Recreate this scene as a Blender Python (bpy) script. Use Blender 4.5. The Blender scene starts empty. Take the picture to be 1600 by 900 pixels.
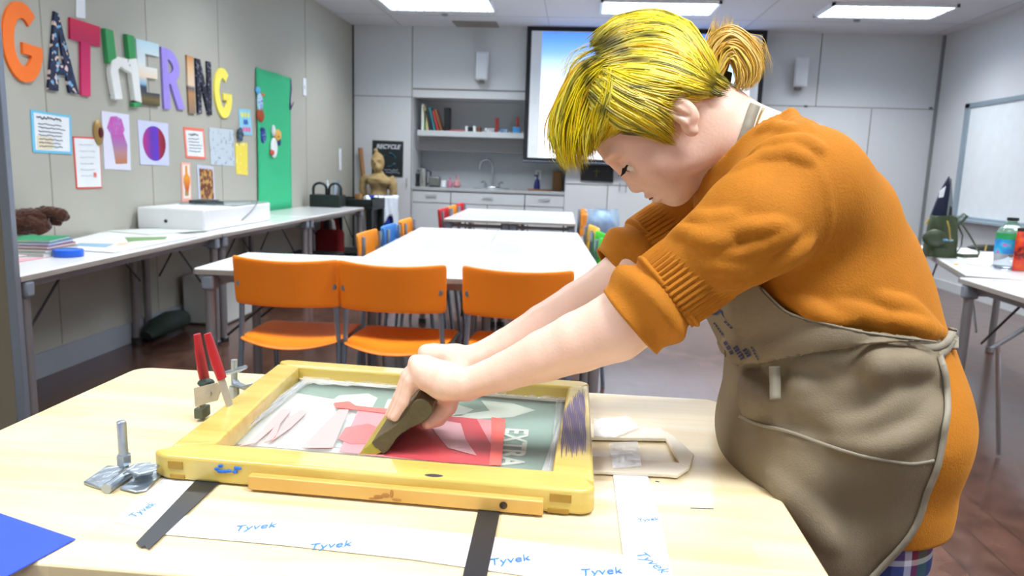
import bpy, bmesh, math, random
import numpy as np
from mathutils import Vector, Matrix
rnd = random.Random(7)
PI = math.pi
SC = bpy.context.scene
COL = SC.collection
# ------------------------------------------------------------ camera
FPX, CAMH = 1150.0, 1.22
_D = np.array([100., -185., FPX]); _D /= np.linalg.norm(_D)
_v = np.array([-.033, 1., 0.]); _V = np.array([_v[0], _v[1], -(_D[0]*_v[0]+_D[1]*_v[1])/_D[2]]); _V /= np.linalg.norm(_V)
_X = np.cross(_V, _D)
RC = np.array([_X, _D, -_V])            # world = RC @ (right, down, forward)
cam_d = bpy.data.cameras.new('camera'); cam = bpy.data.objects.new('camera', cam_d); COL.objects.link(cam)
cam_d.sensor_width = 36; cam_d.lens = FPX/1600*36; cam_d.clip_start = .02
m3 = Matrix([[RC[i][0], -RC[i][1], -RC[i][2]] for i in range(3)])
cam.matrix_world = Matrix.Translation((0, 0, CAMH)) @ m3.to_4x4()
cam_d.dof.use_dof = True; cam_d.dof.focus_distance = 1.0; cam_d.dof.aperture_fstop = 8.0
SC.camera = cam
def ray(px, py): return RC @ np.array([px-800., py-450., FPX])
def az(px, py, z):
    r = ray(px, py); t = (z-CAMH)/r[2]; return (r[0]*t, r[1]*t, z)
def ay(px, py, y):
    r = ray(px, py); t = y/r[1]; return (r[0]*t, y, CAMH+r[2]*t)
def ax(px, py, x):
    r = ray(px, py); t = x/r[0]; return (x, r[1]*t, CAMH+r[2]*t)
# ------------------------------------------------------------ world, exposure
w = bpy.data.worlds.new('world'); SC.world = w; w.use_nodes = True
w.node_tree.nodes['Background'].inputs[0].default_value = (.8, .87, 1, 1)
w.node_tree.nodes['Background'].inputs[1].default_value = .5
SC.view_settings.view_transform = 'Standard'; SC.view_settings.look = 'None'
SC.view_settings.gamma = 1; SC.view_settings.use_curve_mapping = False
SC.view_settings.exposure = 0.82
LAMP_W, LAMP_COL, LAMP_SPREAD = 30.0, (.97, .985, 1.0), math.radians(135)
CEIL = 2.92
LROWS = (8.1, 5.5, 2.9, .3, -2.3); LCOLS = (-1.54, .77, 3.03)
for ly in LROWS:
    for lx in LCOLS:
        ld = bpy.data.lights.new('troffer_light', 'AREA'); ld.shape = 'RECTANGLE'; ld.size = 1.1; ld.size_y = .5
        ld.energy = LAMP_W; ld.color = LAMP_COL; ld.spread = LAMP_SPREAD
        lo = bpy.data.objects.new('troffer_light', ld); COL.objects.link(lo); lo.location = (lx, ly, CEIL-.008)
# ------------------------------------------------------------ materials
def lin(c):
    if isinstance(c, str):
        c = c.lstrip('#'); c = [int(c[i:i+2], 16)/255 for i in (0, 2, 4)]
    return tuple((x/12.92 if x <= .04045 else ((x+.055)/1.055)**2.4) for x in c[:3])+(1,)
MATS = {}
def mat(name, c, rough=.5, metal=0, var=.06, vs=8, bump=0, bs=60, spec=.5, trans=0, alpha=1, emis=None, es=0, coat=0, sheen=0, ior=1.45, sss=0):
    if name in MATS: return MATS[name]
    m = bpy.data.materials.new(name); m.use_nodes = True; nt = m.node_tree; b = nt.nodes['Principled BSDF']
    b.inputs['Roughness'].default_value = rough; b.inputs['Metallic'].default_value = metal
    b.inputs['Specular IOR Level'].default_value = spec; b.inputs['IOR'].default_value = ior
    b.inputs['Transmission Weight'].default_value = trans; b.inputs['Alpha'].default_value = alpha
    b.inputs['Coat Weight'].default_value = coat
    if sheen: b.inputs['Sheen Weight'].default_value = sheen
    if sss:
        b.inputs['Subsurface Weight'].default_value = sss; b.inputs['Subsurface Radius'].default_value = (1, .35, .2); b.inputs['Subsurface Scale'].default_value = .01
    if emis is not None:
        b.inputs['Emission Color'].default_value = lin(emis); b.inputs['Emission Strength'].default_value = es
    tc = nt.nodes.new('ShaderNodeTexCoord')
    n = nt.nodes.new('ShaderNodeTexNoise'); n.inputs['Scale'].default_value = vs; n.inputs['Detail'].default_value = 3
    nt.links.new(tc.outputs['Object'], n.inputs['Vector'])
    mx = nt.nodes.new('ShaderNodeMix'); mx.data_type = 'RGBA'
    l = lin(c); mx.inputs[6].default_value = tuple(x*(1-var) for x in l[:3])+(1,); mx.inputs[7].default_value = tuple(min(1, x*(1+var)) for x in l[:3])+(1,)
    nt.links.new(n.outputs['Fac'], mx.inputs[0]); nt.links.new(mx.outputs[2], b.inputs['Base Color'])
    if bump:
        n2 = nt.nodes.new('ShaderNodeTexNoise'); n2.inputs['Scale'].default_value = bs; n2.inputs['Detail'].default_value = 4
        nt.links.new(tc.outputs['Object'], n2.inputs['Vector'])
        bp = nt.nodes.new('ShaderNodeBump'); bp.inputs['Strength'].default_value = bump; bp.inputs['Distance'].default_value = .003
        nt.links.new(n2.outputs['Fac'], bp.inputs['Height']); nt.links.new(bp.outputs[0], b.inputs['Normal'])
    MATS[name] = m; return m
def nodes_of(m):
    nt = m.node_tree; return nt, nt.nodes['Principled BSDF'], [n for n in nt.nodes if n.type == 'MIX'][0], [n for n in nt.nodes if n.type == 'TEX_COORD'][0]
def ramp_mat(name, stops, tex='noise', scale=6, axis=None, rough=.6, const=False, distort=0, detail=3, sep=None, stretch=(1, 1, 1), bump=0):
    """colour ramp driven by a procedural texture (noise / voronoi / wave) or by one object axis"""
    if name in MATS: return MATS[name]
    m = mat(name, '#808080', rough); nt, b, mx, tc = nodes_of(m)
    cr = nt.nodes.new('ShaderNodeValToRGB'); el = cr.color_ramp.elements
    while len(el) > 1: el.remove(el[0])
    el[0].position = stops[0][0]; el[0].color = lin(stops[0][1])
    for p, c in stops[1:]:
        e = el.new(p); e.color = lin(c)
    if const: cr.color_ramp.interpolation = 'CONSTANT'
    mp = nt.nodes.new('ShaderNodeMapping'); mp.inputs['Scale'].default_value = stretch
    nt.links.new(tc.outputs['Generated' if tex == 'axis' else 'Object'], mp.inputs['Vector'])
    if tex == 'axis':
        s = nt.nodes.new('ShaderNodeSeparateXYZ'); nt.links.new(mp.outputs[0], s.inputs[0]); out = s.outputs[axis]
    elif tex == 'noise':
        t = nt.nodes.new('ShaderNodeTexNoise'); t.inputs['Scale'].default_value = scale; t.inputs['Detail'].default_value = detail; t.inputs['Distortion'].default_value = distort
        nt.links.new(mp.outputs[0], t.inputs['Vector']); out = t.outputs['Fac']
    elif tex == 'voronoi':
        t = nt.nodes.new('ShaderNodeTexVoronoi'); t.inputs['Scale'].default_value = scale
        nt.links.new(mp.outputs[0], t.inputs['Vector'])
        s = nt.nodes.new('ShaderNodeSeparateColor'); nt.links.new(t.outputs['Color'], s.inputs[0]); out = s.outputs[0]
    elif tex == 'dots':
        t = nt.nodes.new('ShaderNodeTexVoronoi'); t.inputs['Scale'].default_value = scale
        nt.links.new(mp.outputs[0], t.inputs['Vector']); out = t.outputs['Distance']
    elif tex == 'wave':
        t = nt.nodes.new('ShaderNodeTexWave'); t.inputs['Scale'].default_value = scale; t.inputs['Distortion'].default_value = distort; t.inputs['Detail'].default_value = detail
        t.inputs['Detail Scale'].default_value = 1.5
        nt.links.new(mp.outputs[0], t.inputs['Vector']); out = t.outputs['Fac']
    nt.links.new(out, cr.inputs[0])
    for l in list(b.inputs['Base Color'].links): nt.links.remove(l)
    nt.links.new(cr.outputs[0], b.inputs['Base Color'])
    if bump:
        bp = nt.nodes.new('ShaderNodeBump'); bp.inputs['Strength'].default_value = bump; bp.inputs['Distance'].default_value = .002
        nt.links.new(out, bp.inputs['Height']); nt.links.new(bp.outputs[0], b.inputs['Normal'])
    return m
# ------------------------------------------------------------ mesh builder
class MB:
    def __init__(s): s.v = []; s.f = []; s.mi = []; s.cur = 0
    def add(s, vs, fs):
        o = len(s.v); s.v += [tuple(map(float, p)) for p in vs]; s.f += [tuple(i+o for i in f) for f in fs]; s.mi += [s.cur]*len(fs); return s
    def box(s, x0, x1, y0, y1, z0, z1, M=None):
        vs = [(x, y, z) for x in (x0, x1) for y in (y0, y1) for z in (z0, z1)]
        if M is not None: vs = [tuple(M @ Vector(p)) for p in vs]
        return s.add(vs, [(0, 1, 3, 2), (4, 6, 7, 5), (0, 4, 5, 1), (2, 3, 7, 6), (0, 2, 6, 4), (1, 5, 7, 3)])
    def tube(s, pts, r, n=10, caps=True, flat=1.0, up=None, closed=False):
        P = [Vector(p) for p in pts]; k = len(P); R = r if hasattr(r, '__len__') else [r]*k
        vs = []; fs = []; N = None
        for i in range(k):
            if closed: t = (P[(i+1) % k]-P[(i-1) % k]).normalized()
            else: t = (P[min(i+1, k-1)]-P[max(i-1, 0)]).normalized()
            if N is None:
                a = Vector(up) if up else (Vector((0, 0, 1)) if abs(t.z) < .9 else Vector((1, 0, 0)))
                N = (a-t*a.dot(t)).normalized()
            else: N = (N-t*N.dot(t)).normalized()
            B = t.cross(N)
            for j in range(n):
                a = 2*PI*j/n; vs.append(P[i]+N*(math.cos(a)*R[i]*flat)+B*(math.sin(a)*R[i]))
        for i in range(k if closed else k-1):
            i2 = (i+1) % k
            for j in range(n):
                j2 = (j+1) % n; fs.append((i*n+j, i*n+j2, i2*n+j2, i2*n+j))
        if caps and not closed: fs.append(tuple(range(n))[::-1]); fs.append(tuple((k-1)*n+j for j in range(n)))
        return s.add(vs, fs)
    def lathe(s, prof, c=(0, 0, 0), n=24, M=None, sx=1, sy=1):
        vs = []; fs = []
        for (r, z) in prof:
            for j in range(n):
                a = 2*PI*j/n; p = Vector((r*math.cos(a)*sx, r*math.sin(a)*sy, z))
                if M is not None: p = M @ p
                vs.append(p+Vector(c))
        for i in range(len(prof)-1):
            for j in range(n):
                j2 = (j+1) % n; fs.append((i*n+j, i*n+j2, (i+1)*n+j2, (i+1)*n+j))
        fs.append(tuple(range(n))[::-1]); fs.append(tuple((len(prof)-1)*n+j for j in range(n)))
        return s.add(vs, fs)
    def sphere(s, c, r, n=16, M=None):
        r = r if hasattr(r, '__len__') else (r, r, r); vs = []; fs = []; k = n//2
        for i in range(k+1):
            a = PI*i/k
            for j in range(n):
                b = 2*PI*j/n; p = Vector((r[0]*math.sin(a)*math.cos(b), r[1]*math.sin(a)*math.sin(b), r[2]*math.cos(a)))
                if M is not None: p = M @ p
                vs.append(p+Vector(c))
        for i in range(k):
            for j in range(n):
                j2 = (j+1) % n; fs.append((i*n+j, (i+1)*n+j, (i+1)*n+j2, i*n+j2))
        return s.add(vs, fs)
    def grid(s, fn, nu, nv, cu=False):
        vs = [fn(i/(nu if cu else nu-1), j/(nv-1)) for j in range(nv) for i in range(nu)]; fs = []
        for j in range(nv-1):
            for i in range(nu if cu else nu-1):
                i2 = (i+1) % nu; fs.append((j*nu+i, j*nu+i2, (j+1)*nu+i2, (j+1)*nu+i))
        return s.add(vs, fs)
    def prism(s, poly, fn, h0, h1):
        """poly: 2D points; fn(u,v,h) -> 3D; a slab with that outline from depth h0 to h1"""
        n = len(poly); vs = [fn(u, v, h0) for u, v in poly]+[fn(u, v, h1) for u, v in poly]
        fs = [tuple(range(n))[::-1], tuple(range(n, 2*n))]+[(i, (i+1) % n, (i+1) % n+n, i+n) for i in range(n)]
        return s.add(vs, fs)
    def build(s, name, m, parent=None, bevel=0, smooth=True, solid=0, sub=0, seg=2, ang=35):
        me = bpy.data.meshes.new(name); ms = m if isinstance(m, (list, tuple)) else [m]
        V = np.array(s.v, dtype=float)
        if parent is not None:
            L = np.array(parent.get('_o', (0, 0, 0))); off = L
        else:
            off = np.array([(V[:, 0].min()+V[:, 0].max())/2, (V[:, 1].min()+V[:, 1].max())/2, V[:, 2].min()])
        me.from_pydata([tuple(p) for p in V-off], [], s.f)
        for mm in ms: me.materials.append(mm)
        me.polygons.foreach_set('material_index', s.mi)
        bm = bmesh.new(); bm.from_mesh(me); bmesh.ops.recalc_face_normals(bm, faces=bm.faces); bm.to_mesh(me); bm.free()
        o = bpy.data.objects.new(name, me); COL.objects.link(o)
        if parent is not None: o.parent = parent; o['_o'] = tuple(float(x) for x in off)
        else: o.location = off; o['_o'] = tuple(float(x) for x in off)
        if smooth:
            me.polygons.foreach_set('use_smooth', [True]*len(me.polygons))
            try: me.set_sharp_from_angle(angle=math.radians(ang))
            except Exception: pass
        if solid:
            k = o.modifiers.new('s', 'SOLIDIFY'); k.thickness = solid; k.offset = 0
        if bevel:
            k = o.modifiers.new('b', 'BEVEL'); k.width = bevel; k.segments = seg; k.limit_method = 'ANGLE'; k.angle_limit = math.radians(40)
        if sub:
            k = o.modifiers.new('u', 'SUBSURF'); k.levels = sub; k.render_levels = sub
        return o
def tag(o, label, cat, group=None):
    o['label'] = label; o['category'] = cat
    if group: o['group'] = group
    return o
def thing(name, label, cat, loc=(0, 0, 0), group=None, rz=0):
    """Empty at the thing's base; parts are given in world coordinates when rz == 0 and loc is its real place"""
    o = bpy.data.objects.new(name, None); COL.objects.link(o); o.location = loc; o.rotation_euler = (0, 0, rz)
    o['_o'] = tuple(float(x) for x in loc); o.empty_display_size = .05
    return tag(o, label, cat, group)
def struct(name, mb, m, **k):
    o = mb.build(name, m, **k); o['kind'] = 'structure'; return o
def dup(root, loc, rz, label, group=None, newmat=None):
    def cp(o, par):
        c = o.copy(); COL.objects.link(c); c.parent = par
        if newmat and o.type == 'MESH' and o.name.split('.')[0] in newmat:
            c.data = o.data.copy(); c.data.materials[0] = newmat[o.name.split('.')[0]]
        for ch in [q for q in bpy.data.objects if q.parent == o and q != c]: cp(ch, c)
        return c
    r = cp(root, None); r.location = loc; r.rotation_euler = (0, 0, rz); r['label'] = label
    if group: r['group'] = group
    return r
def text_mesh(txt, size, name, m, M, parent=None, depth=.0004, sx=1, shear=0, bold=0):
    cu = bpy.data.curves.new(name, 'FONT'); cu.body = txt; cu.size = size; cu.extrude = depth; cu.shear = shear; cu.offset = bold
    cu.align_x = 'CENTER'; cu.align_y = 'CENTER'; cu.resolution_u = 3
    t = bpy.data.objects.new(name, cu); me = bpy.data.meshes.new_from_object(t)
    bpy.data.objects.remove(t); off = Vector(parent['_o']) if parent is not None else Vector((0, 0, 0))
    for v in me.vertices:
        p = M @ Vector((v.co.x*sx, v.co.y, v.co.z)); v.co = p-off
    me.materials.clear(); me.materials.append(m)
    o = bpy.data.objects.new(name, me); COL.objects.link(o)
    if parent is not None: o.parent = parent; o['_o'] = parent['_o']
    return o
def frame_M(o, x, y):
    """matrix with origin o, x axis x, y axis y"""
    x = Vector(x).normalized(); y = Vector(y); y = (y-x*y.dot(x)).normalized(); z = x.cross(y)
    M = Matrix.Identity(4)
    for i in range(3): M[i][0] = x[i]; M[i][1] = y[i]; M[i][2] = z[i]; M[i][3] = o[i]
    return M
# ============================================================ STRUCTURE
XL, XR, YB, YF = -2.88, 4.27, 9.45, -4.0
M_wallL = mat('grey_fabric_panel', '#b2b1a6', .9, var=.04, vs=3, bump=.15, bs=400)
M_white = mat('white_paint', '#cfd1d4', .6, var=.02, vs=2)
M_cab = mat('cabinet_white', '#cdd0d3', .55, var=.02, vs=2)
M_ceil = mat('ceiling_paint', '#d3d3d8', .8, var=.02, vs=4)
M_seam = mat('seam_dark', '#6b6a66', .8)
M_alu = mat('brushed_aluminium', '#8d96a3', .4, .6, var=.05, vs=30)
def floor_mat():
    m = mat('stained_floor', '#553a2e', .3, spec=.5); nt, b, mx, tc = nodes_of(m)
    br = nt.nodes.new('ShaderNodeTexBrick'); br.inputs['Scale'].default_value = 1
    mp = nt.nodes.new('ShaderNodeMapping'); mp.inputs['Rotation'].default_value = (0, 0, math.radians(90))
    nt.links.new(tc.outputs['Object'], mp.inputs[0]); nt.links.new(mp.outputs[0], br.inputs['Vector'])
    br.inputs['Brick Width'].default_value = 1.8; br.inputs['Row Height'].default_value = .15; br.inputs['Mortar Size'].default_value = .003
    br.inputs['Color1'].default_value = lin('#593d32'); br.inputs['Color2'].default_value = lin('#4c342a'); br.inputs['Mortar'].default_value = lin('#35241e')
    n = nt.nodes.new('ShaderNodeTexNoise'); n.inputs['Scale'].default_value = 9; n.inputs['Detail'].default_value = 8
    nt.links.new(tc.outputs['Object'], n.inputs['Vector'])
    cr = nt.nodes.new('ShaderNodeValToRGB'); cr.color_ramp.elements[0].position = .35; cr.color_ramp.elements[0].color = (.7, .68, .7, 1); cr.color_ramp.elements[1].position = .7; cr.color_ramp.elements[1].color = (1.35, 1.3, 1.25, 1)
    nt.links.new(n.outputs['Fac'], cr.inputs[0])
    mu = nt.nodes.new('ShaderNodeMix'); mu.data_type = 'RGBA'; mu.blend_type = 'MULTIPLY'; mu.inputs[0].default_value = .8
    nt.links.new(br.outputs['Color'], mu.inputs[6]); nt.links.new(cr.outputs[0], mu.inputs[7])
    for l in list(b.inputs['Base Color'].links): nt.links.remove(l)
    nt.links.new(mu.outputs[2], b.inputs['Base Color'])
    rr = nt.nodes.new('ShaderNodeMapRange'); rr.inputs['To Min'].default_value = .12; rr.inputs['To Max'].default_value = .3; b.inputs['Coat Weight'].default_value = .25; b.inputs['Coat Roughness'].default_value = .12
    nt.links.new(n.outputs['Fac'], rr.inputs[0]); nt.links.new(rr.outputs[0], b.inputs['Roughness'])
    bp = nt.nodes.new('ShaderNodeBump'); bp.inputs['Strength'].default_value = .25; bp.inputs['Distance'].default_value = .004
    nt.links.new(br.outputs['Fac'], bp.inputs['Height']); bp.invert = True; nt.links.new(bp.outputs[0], b.inputs['Normal'])
    return m
struct('floor', MB().box(XL-.1, XR+.1, YF-.1, YB+.9, -.1, 0), floor_mat())
struct('ceiling', MB().box(XL-.1, XR+.1, YF-.1, YB+.9, CEIL, CEIL+.1), M_ceil)
struct('wall_left', MB().box(XL-.1, XL, YF-.1, YB, 0, CEIL), M_wallL)
struct('wall_right', MB().box(XR, XR+.1, YF-.1, YB+.9, 0, CEIL), M_white)
struct('wall_front', MB().box(XL-.1, XR+.1, YF-.1, YF, 0, CEIL), M_white)
# back wall with the kitchenette niche left open
NX0, NX1, NZ1 = -2.10, -.13, 2.06
struct('wall_back_left', MB().box(XL-.1, NX0, YB, YB+.7, 0, CEIL), M_cab)
struct('wall_back_right', MB().box(NX1, XR, YB, YB+.7, 0, CEIL), M_cab)
struct('wall_back_top', MB().box(NX0, NX1, YB, YB+.7, NZ1, CEIL), M_cab)
struct('wall_back_niche', MB().box(NX0, NX1, YB+.6, YB+.7, 0, NZ1), M_cab)
# seams of the back wall panels (dark reveals)
b = MB()
for x, z0, z1 in ((NX0-.012, 0, CEIL), (2.86, 2.07, CEIL), (3.52, 0, 2.06), (.98, 0, 1.04), (.41, 0, 1.04)): b.box(x-.004, x+.004, YB-.004, YB, z0, z1)
for x0, x1, z in ((XL, NX0, 2.06), (2.2, XR, 2.07), (NX1, 2.2, 1.04)): b.box(x0, x1, YB-.004, YB, z-.004, z+.004)
b.box(NX0, NX1, YB-.006, YB, 2.155, 2.17)
struct('trim_1', b, M_seam)
b = MB(); b.box(XR-.03, XR, YB-.03, YB, 0, CEIL); struct('trim_2', b, mat('corner_trim', '#7f8488', .5))
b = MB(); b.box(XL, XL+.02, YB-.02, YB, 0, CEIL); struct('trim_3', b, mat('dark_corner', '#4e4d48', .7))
# seams in the left wall panels
b = MB()
for px, py in ((70, 130), (232, 130), (342, 100), (478, 150)):
    y = ax(px, py, XL)[1]; b.box(XL, XL+.002, y-.004, y+.004, .14, CEIL)
struct('trim_4', b, mat('panel_seam', '#9a978b', .8))
struct('baseboard_left', MB().box(XL, XL+.02, YF, YB, 0, .135), mat('grey_base', '#a3a9b3', .4))
struct('baseboard_right', MB().box(XR-.015, XR, YF, YB, 0, .1), mat('white_base', '#c6c9cc', .5))
# the end leaf of the folding partition beside the camera, with its metal edge
ex = ay(48, 640, 2.465)[0]
struct('wall_partition', MB().box(XL, ex-.034, 2.44, 2.465, 0, CEIL), mat('brown_fabric', '#78705f', .9, bump=.15, bs=300))
struct('trim_5', MB().box(ex-.036, ex, 2.438, 2.465, 0, CEIL), M_alu, bevel=.003)
# ceiling: tile joints
b = MB()
for x in (-2.25, -.4, 1.9, 4.1): b.box(x-.004, x+.004, YF, YB, CEIL-.003, CEIL)
for y in (8.75,): b.box(XL, XR, y-.003, y+.003, CEIL-.002, CEIL)
struct('trim_6', b, mat('ceiling_joint', '#aaaab0', .8))
# ---------------- ceiling lights
M_fix = mat('fixture_white', '#e8ecf0', .4); M_diff = mat('louver_glow', '#f4fbff', .4, emis='#e6f6ff', es=2.2)
M_louv = mat('louver_blade', '#b9cbdc', .25, .5, emis='#cfe6ff', es=.35)
def make_light(x, y, label):
    t = thing('ceiling_light', label, 'ceiling light', (x, y, CEIL), 'recessed ceiling lights')
    b = MB(); W, D = .6, .3
    b.box(x-W, x+W, y-D, y-D+.03, CEIL-.03, CEIL); b.box(x-W, x+W, y+D-.03, y+D, CEIL-.03, CEIL)
    b.box(x-W, x-W+.03, y-D, y+D, CEIL-.03, CEIL); b.box(x+W-.03, x+W, y-D, y+D, CEIL-.03, CEIL)
    b.build('frame', M_fix, t)
    MB().box(x-W+.03, x+W-.03, y-D+.03, y+D-.03, CEIL-.003, CEIL).build('diffuser', M_diff, t)
    b = MB()
    for i in range(1, 12):
        q = x-W+i*2*W/12; b.box(q-.006, q+.006, y-D+.03, y+D-.03, CEIL-.028, CEIL-.003)
    for j in (1, 2): 
        q = y-D+j*2*D/3; b.box(x-W+.03, x+W-.03, q-.01, q+.01, CEIL-.028, CEIL-.003)
    b.build('louver', M_louv, t)
    return t
names = {0: 'leftmost', 1: 'middle', 2: 'rightmost'}
rows = {0: 'row nearest the back wall', 1: 'second row from the back wall', 2: 'row above the front chairs', 3: 'row above the camera', 4: 'row behind the camera'}
for i, ly in enumerate(LROWS):
    for j, lx in enumerate(LCOLS): make_light(lx, ly, 'louvered light, %s in the %s' % (names[j], rows[i]))
b = MB(); b.box(-1.55, -1.02, 9.06, 9.40, CEIL-.01, CEIL)
t = tag(b.build('ceiling_vent', mat('vent_taupe', '#8f8a86', .7)), 'flat taupe vent panel in the ceiling left of the projection screen', 'vent')
for px, py, lab in ((695, 22, 'small round sprinkler cap in the ceiling above the left cabinet door'), (1339, 31, 'small round sprinkler cap in the ceiling below the right light')):
    p = az(px, py, CEIL); tag(MB().lathe([(.0, -.02), (.03, -.02), (.04, 0)], p, 16).build('sprinkler_cap', mat('sprinkler_grey', '#8c8c92', .5)), lab, 'sprinkler')
# ============================================================ TABLES AND CHAIRS
M_top = mat('white_laminate', '#e3e5e8', .18, var=.01, vs=3, spec=.5)
M_edge = mat('taupe_edge', '#9a928a', .5); M_leg = mat('grey_metal_leg', '#8f8c8e', .35, .55, var=.05, vs=20)
M_brk = mat('blue_grey_bracket', '#8a919d', .4, .3); M_rod = mat('dark_rod', '#3c3c40', .4, .5)
def table(L, W, loc, rz, label, group):
    """L along local y, W along local x; origin = near-left corner on the floor"""
    t = thing('folding_table', label, 'table', (0, 0, 0), group)
    MB().box(0, W, 0, L, .715, .74).build('tabletop', [M_top], t, bevel=.006)
    b = MB(); b.box(-.002, W+.002, -.002, .006, .712, .733); b.box(-.002, W+.002, L-.006, L+.002, .712, .733); b.box(-.002, .006, 0, L, .712, .733); b.box(W-.006, W+.002, 0, L, .712, .733)
    b.build('edge_band', M_edge, t)
    for x in (.035, W-.035):
        for y in (.055, L-.055):
            l = MB().tube([(x, y, .0), (x, y, .70)], .024, 14).build('leg', M_leg, t)
            MB().lathe([(.03, 0), (.03, .03), (.024, .035)], (x, y, 0), 12).build('foot', M_rod, l)
            MB().box(x-.035, x+.035, y-.03, y+.03, .64, .71).build('bracket', M_brk, l, bevel=.012)
    b = MB()
    for x in (.06, W-.06): b.box(x-.015, x+.015, .1, L-.1, .675, .71)
    for y in (.09, L-.09): b.box(.06, W-.06, y-.015, y+.015, .66, .69)
    b.build('frame_rail', M_leg, t)
    for x in (.1, W-.1):
        for y0, y1 in ((.1, .42), (L-.1, L-.42)): MB().tube([(x, y0, .42), (x, y1, .69)], .006, 6).build('folding_brace', M_rod, t)
    t.location = loc; t.rotation_euler = (0, 0, rz); return t
g = 'white tables along the grey left wall'
table(1.92, .60, (-2.752, 2.648, 0), math.radians(3.6), 'white table by the left wall nearest the camera, under the books and papers', g)
table(1.62, .60, (-2.87, 4.60, 0), 0, 'white table by the left wall carrying the big white light box', g)
table(1.63, .60, (-2.875, 6.235, 0), 0, 'white table by the left wall farthest from the camera, carrying the black caddy', g)
g = 'white tables in the middle of the room'
a = math.radians(3.0)
table(1.9, .61, (-1.085, 3.735, 0), a, 'left one of the two white tables pushed together in the middle', g)
table(1.9, .61, (-1.085+.612*math.cos(a), 3.735+.612*math.sin(a), 0), a, 'right one of the two white tables pushed together in the middle', g)
t = table(1.83, .61, (.175, 3.17, 0), a+PI/2, 'white table set crosswise behind the three orange chairs', g)
a = math.radians(1.0)
table(1.75, .60, (-1.185, 6.68, 0), a, 'left one of the two white tables farthest back, near the sink', g)
table(1.75, .60, (-.583, 6.69, 0), a, 'right one of the two white tables farthest back, near the sink', g)
g = 'white tables by the right wall'
table(1.83, .60, (2.08, 4.04, 0), math.radians(-16), 'white table by the whiteboard carrying the green backpack', g)
table(1.5, .62, (1.93, 2.42, 0), math.radians(-2), 'white table at the right edge of the photo, nearest the camera', g)
CC = {'orange': '#f98518', 'red': '#d0242c', 'blue': '#3d85d8', 'green': '#4ed03a', 'yellow': '#f9c34a', 'amber': '#ff9a1e'}
def pl(c): return mat('plastic_'+c, CC[c], .45, var=.03, vs=4, bump=.08, bs=500)
M_ctube = mat('chair_tube', '#8593a3', .3, .7, var=.05, vs=20)
def make_chair():
    """origin on the floor under the seat middle, sitter looks along +y"""
    t = thing('stacking_chair', 'x', 'chair', (0, 0, 0))
    hw = .235
    def back(u, v):
        x = (u-.5)*2; h = v
        y = -.215-.055*(1-x*x)-.02*h; z = .602+.215*h+.012*x*x*(h*2-1)*.0-.02*(1-x*x)*h*.6
        return (x*(hw-.004*(1-h)), y, z)
    b = MB(); b.grid(back, 17, 7); bk = b.build('backrest', pl('orange'), t, solid=.009, bevel=0, sub=1)
    for s in (-1, 1):
        MB().lathe([(0, 0), (.012, 0), (.014, .003), (.014, .012)], (0, 0, 0), 14, M=Matrix.Translation((s*.205, -.241, .695)) @ Matrix.Rotation(-PI/2, 4, 'X')).build('screw', M_ctube, bk)
    def seat(u, v):
        x = (u-.5)*2; y = -.235+v*.44
        w = .215+.012*math.sin(v*PI); z = .452-.018*(1-x*x)*math.sin(min(1, v*1.3)*PI)+.05*max(0, .25-v)**1.0*0
        if v < .3: z -= .10*(.3-v)**2*1.0*(1-x*x)*4
        if v > .8: z -= .6*(v-.8)**2
        y -= .035*(1-x*x)*(1-v)
        return (x*w, y, z)
    MB().grid(seat, 15, 13).build('seat', pl('orange'), t, solid=.01, sub=1)
    for s in (-1, 1):
        MB().tube([(s*.205, -.212, .80), (s*.205, -.212, .62), (s*.215, -.20, .45), (s*.232, -.24, .0)], .0115, 10).build('leg', M_ctube, t)
        MB().tube([(s*.222, -.18, .43), (s*.215, .12, .44), (s*.215, .18, .42), (s*.225, .235, .0)], .0115, 10).build('leg', M_ctube, t)
    MB().tube([(-.215, -.02, .43), (.215, -.02, .43)], .01, 8).build('crossbar', M_ctube, t)
    return t
CH = make_chair()
def chair(x, y, rz, col, label, group, first=[True]):
    nm = None if col == 'orange' else {'backrest': pl(col), 'seat': pl(col)}
    if first[0]:
        first[0] = False; CH.location = (x, y, 0); CH.rotation_euler = (0, 0, rz); CH['label'] = label; CH['group'] = group; return CH
    return dup(CH, (x, y, 0), rz, label, group, nm)
g = 'orange chairs along the front table'
chair(-1.215, 3.245, math.radians(1.5), 'orange', 'orange plastic chair on the left of the three seen from behind', g)
chair(-.742, 3.235, math.radians(-1.5), 'orange', 'orange plastic chair in the middle of the three seen from behind', g)
chair(-.215, 3.235, math.radians(-1), 'orange', 'orange plastic chair on the right of the three, partly behind the bare arms', g)
g = 'chairs at the middle tables'
chair(-.985, 4.32, math.radians(-88), 'amber', 'orange chair nearest the camera on the left side of the middle tables', g)
chair(-.985, 4.86, math.radians(-86), 'blue', 'blue plastic chair on the left side of the middle tables', g)
chair(-1.0, 5.42, math.radians(-86), 'amber', 'orange chair beyond the blue one at the middle tables', g)
chair(-.05, 4.30, math.radians(95), 'green', 'green chair nearest the camera on the right side of the middle tables', g)
chair(-.06, 4.82, math.radians(95), 'green', 'green chair between the nearer green chair and the yellow chair', g)
chair(-.10, 5.38, math.radians(95), 'yellow', 'pale yellow chair on the right side of the middle tables', g)
g = 'chairs at the farthest tables'
chair(-1.0, 6.98, math.radians(-90), 'red', 'red chair nearest the camera at the left of the farthest tables', g)
chair(-1.0, 7.48, math.radians(-90), 'amber', 'orange chair between two red chairs at the farthest tables', g)
chair(-1.0, 7.98, math.radians(-90), 'red', 'red chair nearest the sink at the left of the farthest tables', g)
chair(-.16, 7.1, math.radians(90), 'amber', 'orange chair nearest the camera at the right of the farthest tables', g)
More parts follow.
